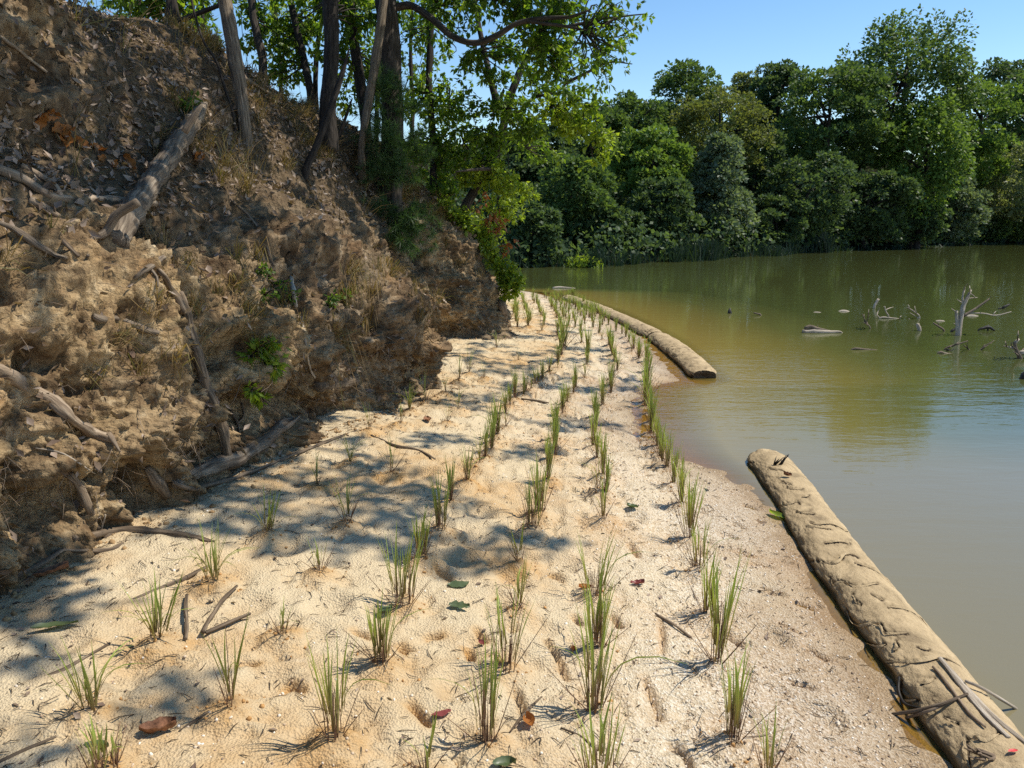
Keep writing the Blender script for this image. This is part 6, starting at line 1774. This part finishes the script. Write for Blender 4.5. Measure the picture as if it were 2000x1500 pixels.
FT('shaded green tree behind the bright boughs close to the beach tip', 1120, 300, 490, 85, 35.5, 'green', 13, 10000, 'round', 0.21, 70)
FT('dark green tree between light spreading tree and the silvery cone', 1285, 345, 500, 75, 37, 'dark', 14, 9000, 'round', 0.21, 64)
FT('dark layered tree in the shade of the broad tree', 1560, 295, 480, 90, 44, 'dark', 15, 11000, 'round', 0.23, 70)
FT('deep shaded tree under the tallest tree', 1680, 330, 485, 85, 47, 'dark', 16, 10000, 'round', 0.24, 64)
FT('dark round tree on the skyline past the tallest tree', 1912, 110, 330, 58, 66, 'dark', 17, 8000, 'round', 0.28, 60)
FT('green tree on the skyline nearest the frame edge', 1978, 128, 360, 88, 62, 'green', 18, 10000, 'round', 0.28, 70)
FT('light green tree filling the notch past the tallest tree', 1872, 165, 390, 72, 56, 'bright', 19, 10000, 'round', 0.26, 70)
FT('pale willowy tree with a slanted trunk over the far water', 1968, 275, 455, 82, 56, 'pale', 20, 11000, 'dome', 0.22, 80, trunkpix=[(1835, 470), (1872, 445), (1905, 418), (1945, 385)])
FT('dark silvery low tree before the pale willowy tree', 1850, 345, 478, 55, 53, 'silver', 21, 7000, 'round', 0.24, 50)
FT('low shaded understory tree at the far water edge by the bank end', 1045, 395, 520, 58, 31.5, 'dark', 22, 7000, 'round', 0.19, 50)
FT('low shaded understory tree beside the bright shore bush', 1190, 405, 508, 75, 35, 'dark', 23, 8000, 'round', 0.2, 54)
FT('green understory tree at the foot of the skyline trees', 1950, 405, 475, 70, 57.5, 'green', 24, 7000, 'round', 0.25, 48)
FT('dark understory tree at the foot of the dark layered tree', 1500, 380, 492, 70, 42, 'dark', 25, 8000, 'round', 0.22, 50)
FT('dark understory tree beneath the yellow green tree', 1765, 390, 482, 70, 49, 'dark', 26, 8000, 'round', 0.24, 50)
FT('green tree behind the broad mid green tree top', 1660, 150, 360, 70, 58, 'green', 27, 8000, 'round', 0.27, 56)
FT('deep green tree behind boughs, farthest along the wood', 985, 250, 460, 80, 41, 'dark', 28, 8000, 'round', 0.24, 50)
FT('tree beyond the frame edge continuing the far wood', 2110, 150, 440, 110, 62, 'green', 29, 9000, 'round', 0.3, 60)
FT('dark tree filling the notch behind the silvery cone', 1460, 255, 440, 62, 47, 'dark', 30, 8000, 'round', 0.23, 56)
FT('green tree behind the notch past the silvery cone', 1455, 190, 400, 60, 58, 'green', 31, 7000, 'round', 0.26, 50)
FT('mid green tree behind the round topped one', 1260, 200, 380, 70, 57, 'dark', 32, 7000, 'round', 0.26, 50)
FT('dim green tree deep behind the broad tree', 1560, 240, 430, 90, 60, 'dark', 33, 8000, 'round', 0.28, 56)
FT('dim green tree deep behind the tallest tree', 1790, 240, 430, 100, 62, 'dark', 34, 8000, 'round', 0.28, 56)
FT('dim tree deep in the wood behind the light spreading tree', 1170, 260, 430, 90, 52, 'dark', 35, 8000, 'round', 0.27, 56)
FT('dim tree at the back of the wood by the frame edge', 1920, 240, 430, 90, 68, 'dark', 36, 8000, 'round', 0.3, 56)
# understory mass and reeds
r = np.random.default_rng(31)
n = 34000
x = r.uniform(-8, 62, n); e = r.uniform(0, 1, n) ** 1.6 * 16 - 0.1
y = np.interp(x, SHORE[:, 0], SHORE[:, 1]) + e / 0.8
p3 = np.stack([x * .5, y * .5, 0 * x], -1)
hgt = (1.0 + 2.3 * np.clip(fbm(p3, 3, 3) + .35, 0, 1.2)) * (0.6 + 0.06 * e)
z = hill_z(x, y) + hgt * r.uniform(0.05, 1, n) ** 0.7
ld = rdir(n, r)
V, F = leaves_geo(np.stack([x, y, z], -1), ld, ld * .4 + np.array([0, -.2, .8]) + .5 * r.normal(size=(n, 3)), r.uniform(0.16, 0.34, n), LEAF4, LEAF4_F, 1.15)
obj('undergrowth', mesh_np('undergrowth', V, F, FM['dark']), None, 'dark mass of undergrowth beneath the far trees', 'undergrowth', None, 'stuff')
n = 9000
x = np.concatenate([r.uniform(-3, 18, 6600), r.uniform(18, 45, 2400)])
x = x + 0.5 * np.sin(x * 3.1)
e = r.uniform(-0.7, 1.5, n) + 0.5 * np.sin(x * 1.3)
y = np.interp(x, SHORE[:, 0], SHORE[:, 1]) + e / 0.8
h = r.uniform(0.25, 1.0, n) ** 0.6 * (0.75 + 0.55 * vnoise(np.stack([x * 1.1, 0 * x, 0 * x], -1), 4)) * np.where(x > 18, 0.6, 1.15)
p0 = np.stack([x, y, 0 * x - 0.05], -1)
tip = p0 + np.stack([r.normal(size=n) * .2, r.normal(size=n) * .12, h], -1)
sd = np.stack([np.ones(n), r.normal(size=n) * .5, 0 * x], -1) * 0.016
V = np.stack([p0 - sd, p0 + sd, p0 * .35 + tip * .65 + sd, p0 * .35 + tip * .65 - sd, tip + np.stack([r.normal(size=n) * .12, 0 * x, -.08 + 0 * x], -1)], 1).reshape(-1, 3)
k = np.arange(n) * 5
obj('reeds', mesh_np('reeds', V, [np.stack([k, k + 1, k + 2, k + 3], -1), np.stack([k + 3, k + 2, k + 4], -1)], M['reeds']), None, 'dark green reeds along the far water edge', 'reeds', None, 'stuff')
p = W(1142, 522); rr = np.random.default_rng(5)
n = 700
o = rdir(n, rr) * rr.uniform(.2, 1, (n, 1)) ** .4 * np.array([0.75, 0.45, 0.42]); o[:, 2] = np.abs(o[:, 2])
V, F = leaves_geo(p + o + [0, .1, 0.0], rdir(n, rr) + o, o + [0, 0, .6] + .4 * rr.normal(size=(n, 3)), rr.uniform(.1, .2, n), LEAF4, LEAF4_F, 0.6)
rt = empty('shore_bush', p, 'low bright yellow green bush at the far water edge', 'bush', None)
obj('foliage', mesh_np('foliage', V - p, F, M['limeleaf']), rt)
obj('stems', tubes_mesh('stems', [dict(pts=np.array([[rr.uniform(-.2, .2), 0, -.2], [rr.uniform(-.5, .5), 0, .25]]), radii=[.02, .008], nseg=5, step=.2) for _ in range(8)], M['darkbark']), rt)
